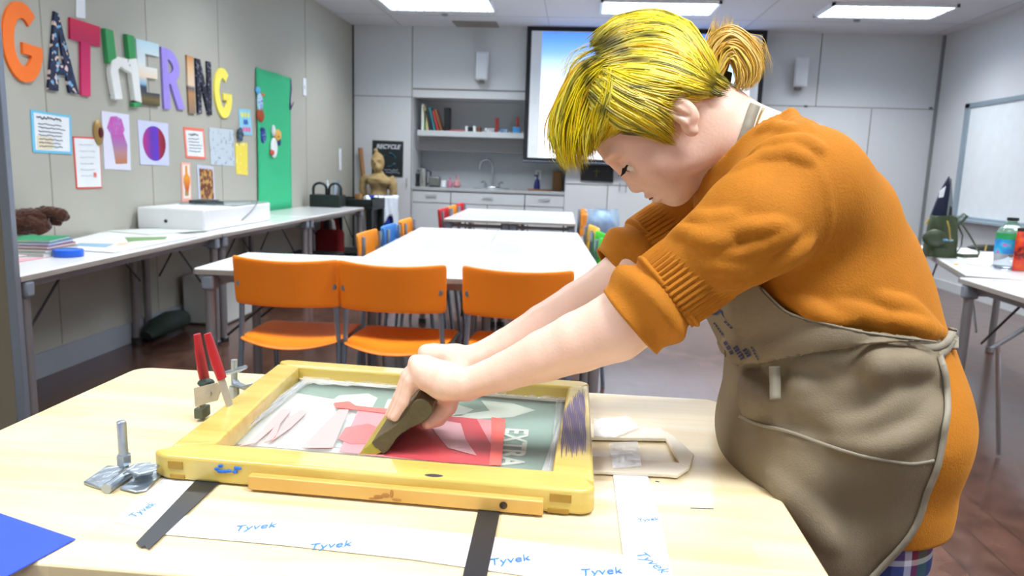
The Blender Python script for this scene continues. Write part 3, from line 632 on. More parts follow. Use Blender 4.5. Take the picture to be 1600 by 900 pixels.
b = MB(); gx = S(592, 350).x; b.box(gx-.2, gx+.2, 8.97, 9.28, 0, S(592, 372).z+.03); b.build('plinth', mat('plinth_dark', '#3a3a3c', .7), t)
# blue bin with white plastic bag
c = Vector(ay(590, 340, 8.70)); cz = Vector(ay(588, 306, 8.70)).z; bx0, bx1 = ay(575, 340, 8.70)[0], ay(612, 340, 8.70)[0]
t = thing('recycling_bin', 'tall blue recycling bin with a white plastic liner, in front of the clay figure', 'bin', ((bx0+bx1)/2, 8.75, 0))
b = MB(); b.grid(lambda u, v: (((bx0+bx1)/2)+(.5*(bx1-bx0)*(.8+.2*v))*(abs(math.cos(2*PI*u))**.4)*(1 if math.cos(2*PI*u) > 0 else -1), 8.76+.17*(abs(math.sin(2*PI*u))**.4)*(1 if math.sin(2*PI*u) > 0 else -1), cz*v), 32, 6, cu=True)
b.build('body', mat('bin_blue', '#1d3fae', .45), t, solid=.008)
b = MB(); R = random.Random(5)
b.grid(lambda u, v: (((bx0+bx1)/2)+.03+(.5*(bx1-bx0)*1.12+.012*math.sin(u*44+v*5)+.006*math.sin(u*90))*math.cos(2*PI*(.68+.5*u)), 8.75+(.205+.012*math.sin(u*50))*math.sin(2*PI*(.68+.5*u)), cz+.01-.42*(1-v)*(.8+.25*math.sin(u*12))), 60, 10)
b.build('liner', mat('white_film', '#dfe9f4', .3, bump=.6, bs=30), t, solid=.002)
# ============================================================ BACK WALL
def poster_back(name, q, m, label, cat, y=YB, h=.006):
    P = [Vector(ay(px, py, y)) for px, py in q]; c = (P[2]+P[3])/2; t = thing(name, label, cat, tuple(c))
    MB().add([tuple(v) for v in P]+[(v.x, y-h, v.z) for v in P], [(0, 1, 2, 3), (4, 7, 6, 5), (0, 4, 5, 1), (1, 5, 6, 2), (2, 6, 7, 3), (3, 7, 4, 0)]).build('panel', m, t)
    return t, P
t, P = poster_back('poster', [(582, 219), (630.5, 221), (629.5, 277), (581, 275)], mat('poster_black', '#20282c', .5), 'black poster headed RECYCLE on the left cabinet door', 'poster')
xv = (1, 0, .0); Mw = mat('poster_lettering', '#d9e0ea', .5)
text_mesh('RECYCLE', .075, 'lettering', Mw, frame_M(Vector(ay(606, 229.5, YB-.008)), (1, 0, 0), (0, 0, 1)), t, shear=.3, bold=.002)
b = MB(); o = Vector(ay(608, 250, YB-.0065))
for k in range(3):
    a0 = k*2*PI/3+.3; pts = [o+Vector((.085*math.cos(a0+j*.28), 0, .085*math.sin(a0+j*.28))) for j in range(6)]; b.tube(pts, [.012]*4+[.022, .002], 6)
b.build('emblem', mat('poster_teal', '#24505e', .5), t)
b = MB(); o = Vector(ay(611, 268, YB-.007))
R = random.Random(3)
for r_ in range(2): b.tube([o+Vector((-.09+.018*j+.02*r_, 0, .02-.035*r_+.012*R.uniform(-1, 1))) for j in range(11)], .006, 4)
b.build('handwriting', mat('poster_grey_ink', '#8a97a6', .5), t)
t, P = poster_back('picture', [(907, 252), (959, 254), (958, 285), (907, 282)], mat('picture_black', '#17191c', .35), 'small black framed picture with a faint yellow figure beside the counter', 'picture', h=.02)
b = MB(); o = Vector(ay(932, 270, YB-.022)); b.tube([o+Vector((0, 0, -.05)), o+Vector((0, 0, .05))], .006, 6); b.tube([o+Vector((-.04, 0, .02)), o+Vector((.04, 0, .02))], .004, 6); b.build('figure', mat('faint_yellow', '#6b6a2c', .5), t)
# speakers
for px, py, lab, s in ((752, 103, 'white wall speaker left of the projection screen', 1), (1252, 113, 'white wall speaker right of the projection screen', -1)):
    c = Vector(ay(px, py, YB-.13)); t = thing('wall_speaker', lab, 'speaker', (c.x, YB, c.z-.18), 'white wall speakers')
    M = Matrix.Translation(c) @ Matrix.Rotation(math.radians(16*s), 4, 'Z') @ Matrix.Rotation(math.radians(8), 4, 'X')
    MB().box(-.075, .075, -.07, .07, -.165, .165, M).build('cabinet', mat('speaker_white', '#dcdfe3', .5), t, bevel=.012)
    MB().box(-.062, .062, -.078, -.069, -.15, .15, M).build('grille', mat('speaker_grille', '#cfd3d8', .8, bump=.8, bs=300), t, bevel=.004)
    MB().box(c.x-.03, c.x+.03, c.y+.03, YB, c.z-.20, c.z-.10).build('bracket', mat('speaker_bracket', '#8b8a88', .5), t, bevel=.006)
# projection screen
SY = 9.30
s1, s2, s3 = ay(817, 251, SY), ay(822, 37, SY), ay(1200, 43, SY)
sx0, sx1, sz0, sz1 = s1[0], s3[0], s1[2], s3[2]; sz1 = min(sz1, CEIL-.005)
t = thing('projection_screen', 'large pull-down projection screen with black border showing a blue sky gradient', 'screen', ((sx0+sx1)/2, SY, sz0))
bw = .055
MB().box(sx0+bw, sx1-bw, SY, SY+.004, sz0+.04, sz1-.05).build('screen_surface', M_pw, t)
b = MB(); b.box(sx0, sx0+bw, SY-.002, SY+.006, sz0, sz1); b.box(sx1-bw, sx1, SY-.002, SY+.006, sz0, sz1); b.box(sx0+bw, sx1-bw, SY-.002, SY+.006, sz1-.05, sz1); b.box(sx0+bw, sx1-bw, SY-.002, SY+.006, sz0, sz0+.04)
b.build('border', mat('screen_black', '#15171c', .6), t)
MB().tube([(sx0, SY+.01, sz0-.005), (sx1, SY+.01, sz0-.005)], .018, 12).build('weight_bar', mat('bar_grey', '#565e6c', .4), t)
m = mat('projected_image', '#000000', .6); nt, bs_, mx, tc = nodes_of(m)
sp = nt.nodes.new('ShaderNodeSeparateXYZ'); nt.links.new(tc.outputs['Generated'], sp.inputs[0])
cr = nt.nodes.new('ShaderNodeValToRGB'); cr.color_ramp.elements[0].position = 0; cr.color_ramp.elements[0].color = lin('#f2f7ff')
cr.color_ramp.elements[1].position = 1; cr.color_ramp.elements[1].color = lin('#4f86f2')
for p_, c_ in ((.10, '#e8f1ff'), (.60, '#e3effe'), (.75, '#b9d6fb'), (.84, '#7fb0fb'), (.93, '#6099fa')): e = cr.color_ramp.elements.new(p_); e.color = lin(c_)
nt.links.new(sp.outputs[2], cr.inputs[0]); nt.links.new(cr.outputs[0], bs_.inputs['Emission Color']); bs_.inputs['Emission Strength'].default_value = .62
nt.links.new(cr.outputs[0], bs_.inputs['Base Color'])
MB().box(sx0+bw+.13, sx1-bw-.10, SY-.002, SY, sz0+.05, sz1-.06).build('projected_picture', m, t)
# kitchenette
M_ctr = mat('counter_grey', '#a9adb0', .35, var=.05, vs=30); M_drw = mat('drawer_white', '#c9cdd1', .5); M_pull = mat('pull_metal', '#9aa3aa', .35, .6)
CZ = ay(760, 296, YB)[2]
t = thing('sink_counter', 'grey kitchen countertop with splashback in the wall niche', 'countertop', ((NX0+NX1)/2, YB+.3, CZ-.04))
MB().box(NX0, NX1, YB-.012, YB+.58, CZ-.04, CZ).build('worktop', M_ctr, t, bevel=.004)
MB().box(NX0, NX1, YB+.56, YB+.6, CZ, CZ+.62).build('splashback', mat('splash', '#b9bfc4', .4), t)
def cab(x0, x1, lab, doors):
    t = thing('base_cabinet', lab, 'cabinet', ((x0+x1)/2, YB+.02, 0), 'white base cabinets under the counter')
    MB().box(x0+.002, x1-.002, YB+.022, YB+.56, .1, CZ-.041).build('carcass', mat('cab_dark', '#7b8084', .6), t)
    MB().box(x0+.002, x1-.002, YB+.06, YB+.5, .0, .1).build('plinth', mat('plinth_grey', '#55585c', .6), t)
    zd = ay(700, 318, YB)[2]
    d = MB().box(x0+.006, x1-.006, YB, YB+.02, zd+.005, CZ-.05).build('drawer_front', M_drw, t, bevel=.002)
    xc = (x0+x1)/2; MB().tube([(xc-.07, YB-.02, (zd+CZ)/2), (xc+.07, YB-.02, (zd+CZ)/2)], .006, 8).build('handle', M_pull, d)
    n = doors; w = (x1-x0)/n
    for k in range(n):
        d = MB().box(x0+k*w+.006, x0+(k+1)*w-.006, YB, YB+.02, .11, zd-.005).build('door', M_drw, t, bevel=.002)
        xh = x0+(k+1)*w-.06 if (k == 0 and n > 1) or n == 1 else x0+k*w+.06
        MB().tube([(xh, YB-.02, zd-.05), (xh, YB-.02, zd-.17)], .006, 8).build('handle', M_pull, d)
xa, xb = ay(704, 310, YB)[0], ay(820, 310, YB)[0]
cab(NX0, xa, 'white base cabinet on the left under the kettle', 1); cab(xa, xb, 'wide white base cabinet under the sink', 2); cab(xb, NX1, 'white base cabinet on the right under the blue bottle', 1)
zs = ay(700, 209, YB+.1)[2]
t = tag(MB().box(NX0+.05, NX1, YB+.05, YB+.55, zs-.035, zs+.035).build('shelf', mat('shelf_white', '#c3c8cc', .5), bevel=.003), 'thick white shelf in the niche above the sink', 'shelf')
tag(MB().box(NX0, NX1, YB+.25, YB+.56, ay(700, 236, YB+.25)[2], zs-.036).build('shelf_valance', mat('valance', '#9b9c9e', .6)), 'grey light valance below the niche shelf', 'valance')
zt = zs+.036; Rb = random.Random(2); x = NX0+.09
bc = ['#e0e2dc', '#2f8f3a', '#c9b98a', '#26303c', '#2e7c86', '#b33a3a', '#8a5a3a', '#d9cdb0']
bl = ['white', 'green', 'cream', 'black', 'teal', 'red', 'brown', 'pale tan']
for k in range(7):
    w = Rb.uniform(.02, .032); h = Rb.uniform(.24, .33); tilt = 0 if k < 2 else -.10-.035*k
    t = thing('book', '%s book among the books leaning at the left of the niche shelf' % bl[k], 'book', (x, YB+.2, zt), 'books on the niche shelf')
    M = Matrix.Translation((x, YB+.2, zt)) @ Matrix.Rotation(tilt, 4, 'Y')
    MB().box(.003, w-.003, -.08, .08, .003, h-.003, M).build('pages', mat('page_white', '#e4e2da'), t)
    b = MB(); b.box(0, .003, -.083, .083, 0, h, M); b.box(w-.003, w, -.083, .083, 0, h, M); b.box(0, w, -.085, -.08, 0, h, M); b.build('cover', mat('bk_'+bl[k].replace(' ', '_'), bc[k], .5), t)
    x += w+.006+(.012 if k > 1 else 0)
def onY(px, py, y): return Vector(ay(px, py, y))
def shelfbox(name, cat, label, px0, px1, pyt, m, dep=.12, group=None, bev=.003):
    a_, b_ = onY(px0, pyt, YB+.15), onY(px1, pyt, YB+.15); tag(MB().box(a_.x, b_.x, YB+.15, YB+.15+dep, zt, max(a_.z, zt+.02)).build(name, m, bevel=bev), label, cat, group)
shelfbox('bookend', 'bookend', 'tall black bookend block on the niche shelf', 694, 703, 168, mat('bookend_black', '#14161a', .5))
shelfbox('red_folder', 'folder', 'flat red folder lying on the niche shelf', 697, 727, 206, mat('folder_red', '#b8343c', .5))
shelfbox('white_box', 'box', 'narrow white box, left of two, on the niche shelf', 727, 730.5, 197, M_pw, group='white boxes on the niche shelf')
shelfbox('black_box', 'box', 'small black box between two white ones on the niche shelf', 731, 739, 198, mat('bb', '#1c1e24', .5))
shelfbox('white_box', 'box', 'narrow white box, right of two, on the niche shelf', 739.5, 743.5, 197, M_pw, group='white boxes on the niche shelf')
shelfbox('brown_box', 'box', 'small brown box on the niche shelf', 744, 751, 198, mat('brownb', '#6d4336', .6))
shelfbox('paper_stack', 'paper stack', 'patterned white pack on the niche shelf', 757, 773, 200, ramp_mat('pack', [(.4, '#d6d9dc'), (.55, '#66707a'), (.6, '#e2e4e6')], 'noise', 30))
shelfbox('red_bottle', 'bottle', 'tall thin dark red bottle in the middle of the niche shelf', 774, 779, 184, mat('redb', '#8e2a26', .4), dep=.05)
shelfbox('blue_box', 'box', 'blue patterned box beside the thin red bottle', 780, 793, 201, ramp_mat('bluepack', [(.4, '#2f5f9c'), (.55, '#9fc0dc'), (.6, '#2c4c80')], 'noise', 30))
shelfbox('sky_blue_box', 'box', 'plain bright blue box at the right end of the niche shelf', 801, 812, 198, mat('skyb', '#4a9ad8', .5))
shelfbox('red_bottle', 'bottle', 'thin dark red bottle behind the bright blue box', 807, 811, 183, mat('redb', '#8e2a26', .4), dep=.05)
# counter things
def lath(name, cat, label, px, py, h, prof, m, y=YB+.25, n=18, group=None):
    c = onY(px, py, y); tag(MB().lathe([(r, z*h) for r, z in prof], (c.x, y, CZ+.0005), n).build(name, m), label, cat, group)
M_glass = mat('clear_glass', '#cfd8dc', .05, trans=.6); M_dk = mat('appliance_black', '#24282c', .35)
c = onY(661, 285, YB+.25); t = thing('electric_kettle', 'steel and black electric kettle at the left end of the counter', 'kettle', (c.x, YB+.25, CZ))
MB().lathe([(.055, .0), (.06, .02), (.052, .20), (.045, .235), (.015, .25), (.0, .255)], (c.x, c.y, CZ+.0005), 20).build('body', mat('kettle_steel', '#b9b9b4', .25, .9), t)
MB().tube([(c.x+.045, c.y, CZ+.22), (c.x+.10, c.y, CZ+.2), (c.x+.10, c.y, CZ+.06), (c.x+.055, c.y, CZ+.04)], .012, 8).build('handle', M_dk, t)
MB().tube([(c.x-.045, c.y, CZ+.19), (c.x-.075, c.y, CZ+.225)], [.018, .01], 8).build('spout', M_dk, t)
lath('coffee_maker', 'coffee maker', 'dark coffee maker in the left corner of the counter', 650, 285, .17, [(.05, 0), (.05, .3), (.035, .35), (.045, .8), (.05, .82), (.05, 1), (0, 1)], M_dk)
c = onY(679, 287, YB+.25); t = thing('toaster', 'small grey metal toaster on the counter', 'toaster', (c.x, YB+.25, CZ)); MB().box(c.x-.075, c.x+.075, c.y-.06, c.y+.06, CZ+.01, CZ+.14).build('body', mat('toaster_steel', '#7f8482', .35, .6), t, bevel=.02, seg=4); MB().box(c.x-.055, c.x+.055, c.y-.02, c.y+.02, CZ+.139, CZ+.143).build('slot', M_dk, t); MB().box(c.x-.07, c.x+.07, c.y-.055, c.y+.055, CZ+.0005, CZ+.012).build('base', M_dk, t)
lath('mug', 'mug', 'small white mug beside the toaster', 693, 287, .09, [(.03, 0), (.037, .1), (.037, 1), (.03, .95), (.028, .2)], M_pw)
lath('bottle', 'bottle', 'pink soap bottle on the counter left of the tap', 703, 286, .13, [(.035, 0), (.038, .5), (.02, .75), (.012, .8), (.012, 1), (0, 1)], mat('pink_soap', '#b5788f', .3))
lath('bottle', 'bottle', 'round clear bottle with red contents left of the tap', 714, 286, .16, [(.03, 0), (.055, .2), (.05, .45), (.015, .65), (.012, .9), (.02, .92), (.02, 1), (0, 1)], mat('clear_red', '#c98f94', .15))
t = thing('sink', 'steel sink basin set in the counter', 'sink', (onY(768, 290, YB+.25).x, YB+.25, CZ-.01)); sx = onY(768, 290, YB+.25).x
b = MB(); b.box(sx-.23, sx+.23, YB+.06, YB+.08, CZ+.0005, CZ+.008); b.box(sx-.23, sx+.23, YB+.44, YB+.46, CZ+.0005, CZ+.008); b.box(sx-.23, sx-.21, YB+.08, YB+.44, CZ+.0005, CZ+.008); b.box(sx+.21, sx+.23, YB+.08, YB+.44, CZ+.0005, CZ+.008)
b.build('rim', mat('sink_steel', '#c3cace', .25, .7), t, bevel=.002); MB().box(sx-.21, sx+.21, YB+.08, YB+.44, CZ+.0003, CZ+.002).build('basin', mat('basin_steel', '#8c9296', .35, .7), t)
fx, fy = onY(769, 290, YB+.47).x, YB+.47; M_chr = mat('chrome', '#c4ced6', .12, 1)
t = thing('tap', 'tall gooseneck chrome tap with two lever handles', 'tap', (fx, fy, CZ+.009))
r_ = .085; MB().tube([(fx, fy, CZ+.008), (fx, fy, CZ+.30)]+[(fx-r_+r_*math.cos(k*PI/10), fy-.02*k/10, CZ+.30+r_*math.sin(k*PI/10)) for k in range(1, 11)]+[(fx-2*r_, fy-.02, CZ+.25)], .014, 12).build('spout', M_chr, t)
MB().box(fx-.11, fx+.11, fy-.03, fy+.03, CZ+.008, CZ+.03).build('base', M_chr, t, bevel=.01)
for s in (-1, 1): MB().tube([(fx+s*.09, fy, CZ+.03), (fx+s*.09, fy, CZ+.07), (fx+s*.12, fy, CZ+.09), (fx+s*.15, fy-.02, CZ+.075)], [.016, .014, .01, .008], 8).build('lever', M_chr, t)
c = onY(839, 290, YB+.3); t = thing('spray_bottle', 'dark blue spray bottle on the counter at the right', 'bottle', (c.x, c.y, CZ)); MB().lathe([(.04, 0), (.042, .06), (.03, .13), (.012, .16), (.012, .18)], (c.x, c.y, CZ+.0005), 16).build('body', mat('spray_blue', '#222a7a', .3), t); MB().box(c.x-.04, c.x+.012, c.y-.01, c.y+.01, CZ+.18, CZ+.205).build('trigger', mat('spray_head', '#2a2c60', .4), t, bevel=.004)
tag(MB().box(onY(825, 290, YB+.2).x, onY(862, 290, YB+.2).x, YB+.12, YB+.3, CZ+.0005, CZ+.02).build('cutting_board', mat('board_wood', '#a5714e', .6), bevel=.004), 'thin wooden board lying on the counter beside the blue bottle', 'cutting board')
c0_, c1_ = onY(863, 270, YB+.15), onY(878, 272, YB+.15)
tag(MB().box(c0_.x, c1_.x, YB+.33, YB+.5, CZ+.0005, c0_.z+.02).build('cardboard_box', mat('kraft', '#8a6440', .7), bevel=.003), 'brown cardboard box standing at the right end of the counter', 'box')
p = onY(841, 273, YB+.56); t = thing('power_outlet', 'white power outlet plate on the splashback above the blue bottle', 'outlet', (p.x, YB+.56, p.z-.06)); MB().box(p.x-.04, p.x+.04, YB+.552, YB+.56, p.z-.06, p.z+.06).build('plate', M_pw, t, bevel=.002); MB().box(p.x-.015, p.x+.015, YB+.549, YB+.553, p.z-.035, p.z+.035).build('socket', mat('socket_grey', '#9aa0a4', .5), t)
# door pulls on the tall cabinet doors
for px, py, lab in ((636, 285, 'thin metal pull on the left cabinet door beside the black poster'), (968, 292, 'left one of a pair of thin pulls on the low right cabinet doors'), (978, 293, 'right one of a pair of thin pulls on the low right cabinet doors')):
    p = onY(px, py, YB); b = MB(); b.tube([(p.x, YB, p.z+.05), (p.x, YB-.025, p.z+.05), (p.x, YB-.025, p.z-.05), (p.x, YB, p.z-.05)], .006, 8); tag(b.build('door_pull', M_pull), lab, 'handle', 'door pulls on the back wall cabinets')
for px, py, lab in ((1259, 166, 'small dark latch at the top of the tall right cabinet door beside the speaker'), (1454, 169, 'small dark latch in the far right corner of the back wall')):
    p = onY(px, py, YB); tag(MB().box(p.x-.02, p.x+.02, YB-.015, YB, p.z-.012, p.z+.012).build('latch', mat('latch_dark', '#6a716c', .5), bevel=.003), lab, 'latch', 'latches on the back wall')
# clear bin with blue contents
bcx, bcy = onY(939, 345, 8.3).x, 8.3; bz = onY(939, 327, 8.3).z; br = (onY(966, 340, 8.3).x-onY(912, 340, 8.3).x)/2
t = thing('recycling_bin', 'blue bin with a clear plastic bag bulging over its rim, behind the yellow chair', 'bin', (bcx, bcy, 0))
MB().lathe([(br*.72, 0), (br*.86, bz*.8), (br*.84, bz*.8), (br*.70, .01)], (bcx, bcy, 0), 28).build('body', mat('bin_blue2', '#2f66b8', .5), t)
b = MB(); b.grid(lambda u, v: (bcx+(br*(.93+.10*math.sin(v*PI))+.012*math.sin(u*60+v*9))*math.cos(2*PI*u), bcy+(br*(.93+.1*math.sin(v*PI))+.012*math.sin(u*47))*math.sin(2*PI*u), bz*.55+(bz*.45)*v+.008*math.sin(u*30)), 64, 10, cu=True)
b.build('clear_liner', mat('clear_film', '#b9d4ea', .12, alpha=.55, bump=.8, bs=20), t)
tag(MB().sphere((bcx, bcy, bz*.82), (br*.75, br*.75, bz*.16), 20).build('crumpled_plastic', ramp_mat('blue_plastic', [(.35, '#3f82c8'), (.5, '#b4d6ee'), (.62, '#4a86c4')], 'noise', 9, rough=.3)), 'crumpled blue and white plastic filling the clear bin bag', 'plastic waste')
# ============================================================ RIGHT SIDE
XR_ = XR-.001
def wr(q): return [Vector(ax(px, py, XR_)) for px, py in q]
P0 = Vector(ax(1511, 163, XR_)); P1 = Vector(ax(1491, 341, XR_)); yA = (P0.y+P1.y)/2; zB, zT = P1.z, P0.z
t = thing('whiteboard', 'large whiteboard with grey aluminium frame on the right wall', 'whiteboard', (XR_, yA-1.5, zB))
MB().box(XR-.015, XR, yA-2.4, yA, zB, zT).build('board', mat('board_white', '#dfe6ea', .15, spec=.6), t)
b = MB(); fw = .085
b.box(XR-.03, XR, yA-2.4, yA, zT-.05, zT); b.box(XR-.03, XR, yA-fw*1.2, yA, zB, zT); b.box(XR-.03, XR, yA-2.4, yA-2.4+fw, zB, zT); b.box(XR-.03, XR, yA-2.4, yA, zB, zB+.04)
b.build('frame', mat('board_frame', '#9fb0bc', .35, .5), t, bevel=.004)
MB().box(XR-.11, XR, yA-2.3, yA-.1, zB-.02, zB+.012).build('pen_tray', mat('board_frame', '#9fb0bc'), t, bevel=.008)
# backpack
M_olive = mat('olive_leather', '#38452c', .42, var=.12, vs=12, bump=.3, bs=80)
def B(px, py, dy=0): 
    y = 4.95+dy; return Vector(ay(px, py, y))
t = thing('backpack', 'small dark green leather backpack with straps on the right table', 'backpack', (B(1482, 397).x, 4.95, .742))
b = MB()
q0 = B(1446, 397); q1 = B(1494, 397); zt_ = B(1480, 338).z; cx_ = (q0.x+q1.x)/2; hw_ = (q1.x-q0.x)/2
b.grid(lambda u, v: (cx_+hw_*(1.0-.14*v-.25*max(0, v-.8)*2)*(abs(math.cos(2*PI*u))**.55)*(1 if math.cos(2*PI*u) > 0 else -1), 4.97+(.075*(1-.35*v))*(abs(math.sin(2*PI*u))**.6)*(1 if math.sin(2*PI*u) > 0 else -1)+.004*math.sin(u*40+v*13), .742+(zt_-.742)*(1-(1-v)**1.0)+.006*math.sin(u*19)*v), 40, 14, cu=True)
b.f.append(tuple(range(40))[::-1]); b.mi.append(0); b.f.append(tuple(13*40+i for i in range(40))); b.mi.append(0)
b.build('body', M_olive, t)
q = B(1460, 372, -.06); MB().sphere((q.x, q.y, q.z), (.075, .022, .055), 16).build('front_pocket', M_olive, t)
b = MB(); b.tube([B(1480, 345, -.075), B(1483, 356, -.09), B(1484, 368, -.095), B(1485, 377, -.09)], .006, 6); b.build('zip', mat('brass', '#c9ab62', .3, .8), t)
MB().tube([B(1473, 375, -.09), B(1489, 376, -.09)], .006, 6).build('trim_band', mat('zip_blue', '#3c7fa6', .4), t)
MB().tube([B(1492, 346), B(1506, 334, .02), B(1511, 338, .02), B(1500, 350), B(1495, 352)], .012, 8, flat=.4).build('top_handle', M_olive, t)
MB().tube([B(1500, 346), B(1513, 365), B(1522, 380, -.05), B(1530, 394, -.10), B(1528, 400, -.12), B(1505, 400, -.1), B(1493, 398, -.06)], .012, 8, flat=.45).build('strap', M_olive, t)
MB().tube([B(1496, 350), B(1504, 368), B(1502, 384, -.03), B(1494, 396, -.05)], .008, 8, flat=.45).build('strap', M_olive, t)
# spectacle case / dark pouch
c = Vector(az(1542, 392, .742)); t = thing('glasses_case', 'elongated black case with a brass ring on the table behind the bottle', 'case', (c.x, c.y, .742))
MB().sphere((c.x-.0, c.y, .765), (.14, .03, .024), 20).build('case', mat('case_black', '#1e211d', .4), t); MB().tube([(c.x-.03, c.y-.032, .745), (c.x-.025, c.y-.032, .79)], .006, 6).build('ring', mat('brass', '#c9ab62'), t)
# folded banner
def K(px, py, dy=0): return Vector(ay(px, py, 5.05+dy))
M_navy = mat('navy_cloth', '#1c2440', .7); 
b = MB(); b.add([K(1484, 276), K(1472, 296), K(1453, 343), K(1478, 343), K(1482, 310)]+[v+Vector((0, .02, 0)) for v in (K(1484, 276), K(1472, 296), K(1453, 343), K(1478, 343), K(1482, 310))], [(0, 1, 2, 3, 4), (9, 8, 7, 6, 5)]+[(i, (i+1) % 5, (i+1) % 5+5, i+5) for i in range(5)])
t = thing('folded_bag', 'pointed navy, white and yellow folded bag standing behind the green backpack', 'bag', (K(1468, 345).x, 5.06, .742)); b.build('navy_side', M_navy, t)
def polyp(name, pts, m, par, dy, th=.006):
    P = [K(px, py, dy) for px, py in pts]; n = len(P); MB().add(P+[v+Vector((0, th, 0)) for v in P], [tuple(range(n)), tuple(range(2*n-1, n-1, -1))]+[(i, (i+1) % n, (i+1) % n+n, i+n) for i in range(n)]).build(name, m, par)
polyp('white_stripe', [(1478, 291), (1469, 298), (1467, 309), (1474, 308)], M_pw, t, -.008)
polyp('yellow_patch', [(1451, 341), (1457, 339), (1452, 350), (1446, 350)], mat('patch_yellow', '#f0cf4a', .5), t, -.01)
polyp('grey_side', [(1487, 279), (1484, 300), (1478, 343), (1486, 343), (1489, 318)], mat('bag_grey', '#7b858c', .4, .3), t, -.012, .02)
polyp('inner_fold', [(1485, 322), (1482, 343), (1487, 343), (1488, 325)], mat('bag_dark', '#3a2c28', .6), t, -.016)
# lower clear container left of the backpack
c = Vector(az(1447, 393, .742)); tag(MB().lathe([(.03, 0), (.04, .11), (.038, .11), (.028, .005)], (c.x, c.y-.05, .742), 18).build('plastic_cup', mat('cup_clear', '#d9c9b8', .2, alpha=.7)), 'clear plastic cup just left of the green backpack', 'cup')
# water bottle
c = Vector(az(1572, 419, .742)); y = c.y; s = (Vector(az(1589, 419, .742)).x-Vector(az(1556, 419, .742)).x)/2; H_ = ay(1580, 340, y)[2]-.742
t = thing('water_bottle', 'clear plastic water bottle with bright blue label and black cap', 'bottle', (c.x, y, .742))
MB().lathe([(s*.8, 0), (s, .03*H_), (s*.96, .2*H_), (s, .30*H_), (s, .68*H_), (s*.93, .76*H_), (s*.5, .88*H_), (s*.33, .92*H_), (s*.33, .95*H_)], (c.x, y, .742), 28).build('bottle', mat('pet', '#dfe8ee', .05, trans=.85, spec=.8), t)
MB().lathe([(s*.42, .94*H_), (s*.42, H_), (0, H_)], (c.x, y, .742), 20).build('cap', M_blk, t)
MB().lathe([(s*1.015, .30*H_), (s*1.02, .62*H_)], (c.x, y, .742), 28).build('label', ramp_mat('bottle_label', [(0, '#1fa6d8'), (.45, '#2f7fd0'), (.6, '#22b4d8'), (.66, '#d050b0'), (.7, '#1e9ad0')], 'noise', 14), t)
MB().lathe([(s*1.02, .58*H_), (s*1.02, .70*H_)], (c.x, y, .742), 28).build('label_band', mat('label_green', '#2f9a58', .4), t)
# snack bag
c = Vector(az(1603, 424, .742)); y = c.y; w_ = .11; H_ = ay(1600, 362, y)[2]-.742
c.x += .035; t = thing('snack_bag', 'red foil snack bag with black and orange print at the right edge of the photo', 'snack bag', (c.x, y, .742))
MB().grid(lambda u, v: (c.x+w_*(abs(math.cos(2*PI*u))**.6)*(1 if math.cos(2*PI*u) > 0 else -1), y+.045*math.sin(PI*(.08+.86*v))*math.sin(2*PI*u)+.003*math.sin(u*30+v*8), .743+H_*v), 36, 16, cu=True).build('bag', ramp_mat('snack_print', [(0, '#b8281e'), (.35, '#e05a22'), (.5, '#c02a20'), (.56, '#3a1a18'), (.62, '#d03a24')], 'noise', 12, rough=.3), t)
MB().box(c.x-w_, c.x+w_, y-.004, y+.004, .742+H_, .742+H_+.02).build('seal', mat('seal_black', '#2a1c1c', .4), t)
c = Vector(az(1494, 413, .742)); tag(MB().box(-.018, .018, -.008, .008, 0, .004, Matrix.Translation((c.x, c.y, .742)) @ Matrix.Rotation(.7, 4, 'Z')).build('eraser', mat('eraser_yellow', '#f0b52c', .6), bevel=.002), 'tiny yellow object lying on the table in front of the backpack', 'eraser')
flat('paper_sheet', [(1500, 410), (1545, 417), (1560, 404), (1520, 399)], .742, .0015, mat('paper_blush', '#e9e2ea', .6), 'loose white paper sheet in front of the green backpack', 'paper')
# a chair partly seen at the right edge: chrome rod legs
c = Vector(az(1585, 520, .25)); y = 3.0
t = thing('wire_chair', 'chrome-framed chair at the right edge, only its slanted front bar in view', 'chair', (2.35, 2.95, 0))
A_, B_ = Vector(ay(1547, 546, 3.35)), Vector(ay(1603, 512, 3.35)); B2 = A_+(B_-A_)*4.2
MB().tube([A_, B2], .010, 10).build('crossbar', M_chr, t); MB().lathe([(.0, -.01), (.016, -.01), (.016, .01), (0, .01)], A_, 10).build('end_cap', M_chr, t)
L1 = Vector(ay(1577, 520, 3.5)); MB().tube([A_+Vector((.03, 0, .02)), A_+Vector((.10, .0, -A_.z+.01))], .010, 10).build('leg', M_chr, t); MB().tube([B2, (B2.x+.02, B2.y, .0)], .010, 10).build('leg', M_chr, t)
MB().grid(lambda u, v: (A_.x+.42+.40*u, 3.35+.4*v-.05, .44+.01*math.sin(u*PI)), 8, 8).build('seat', pl('orange'), t, solid=.01)
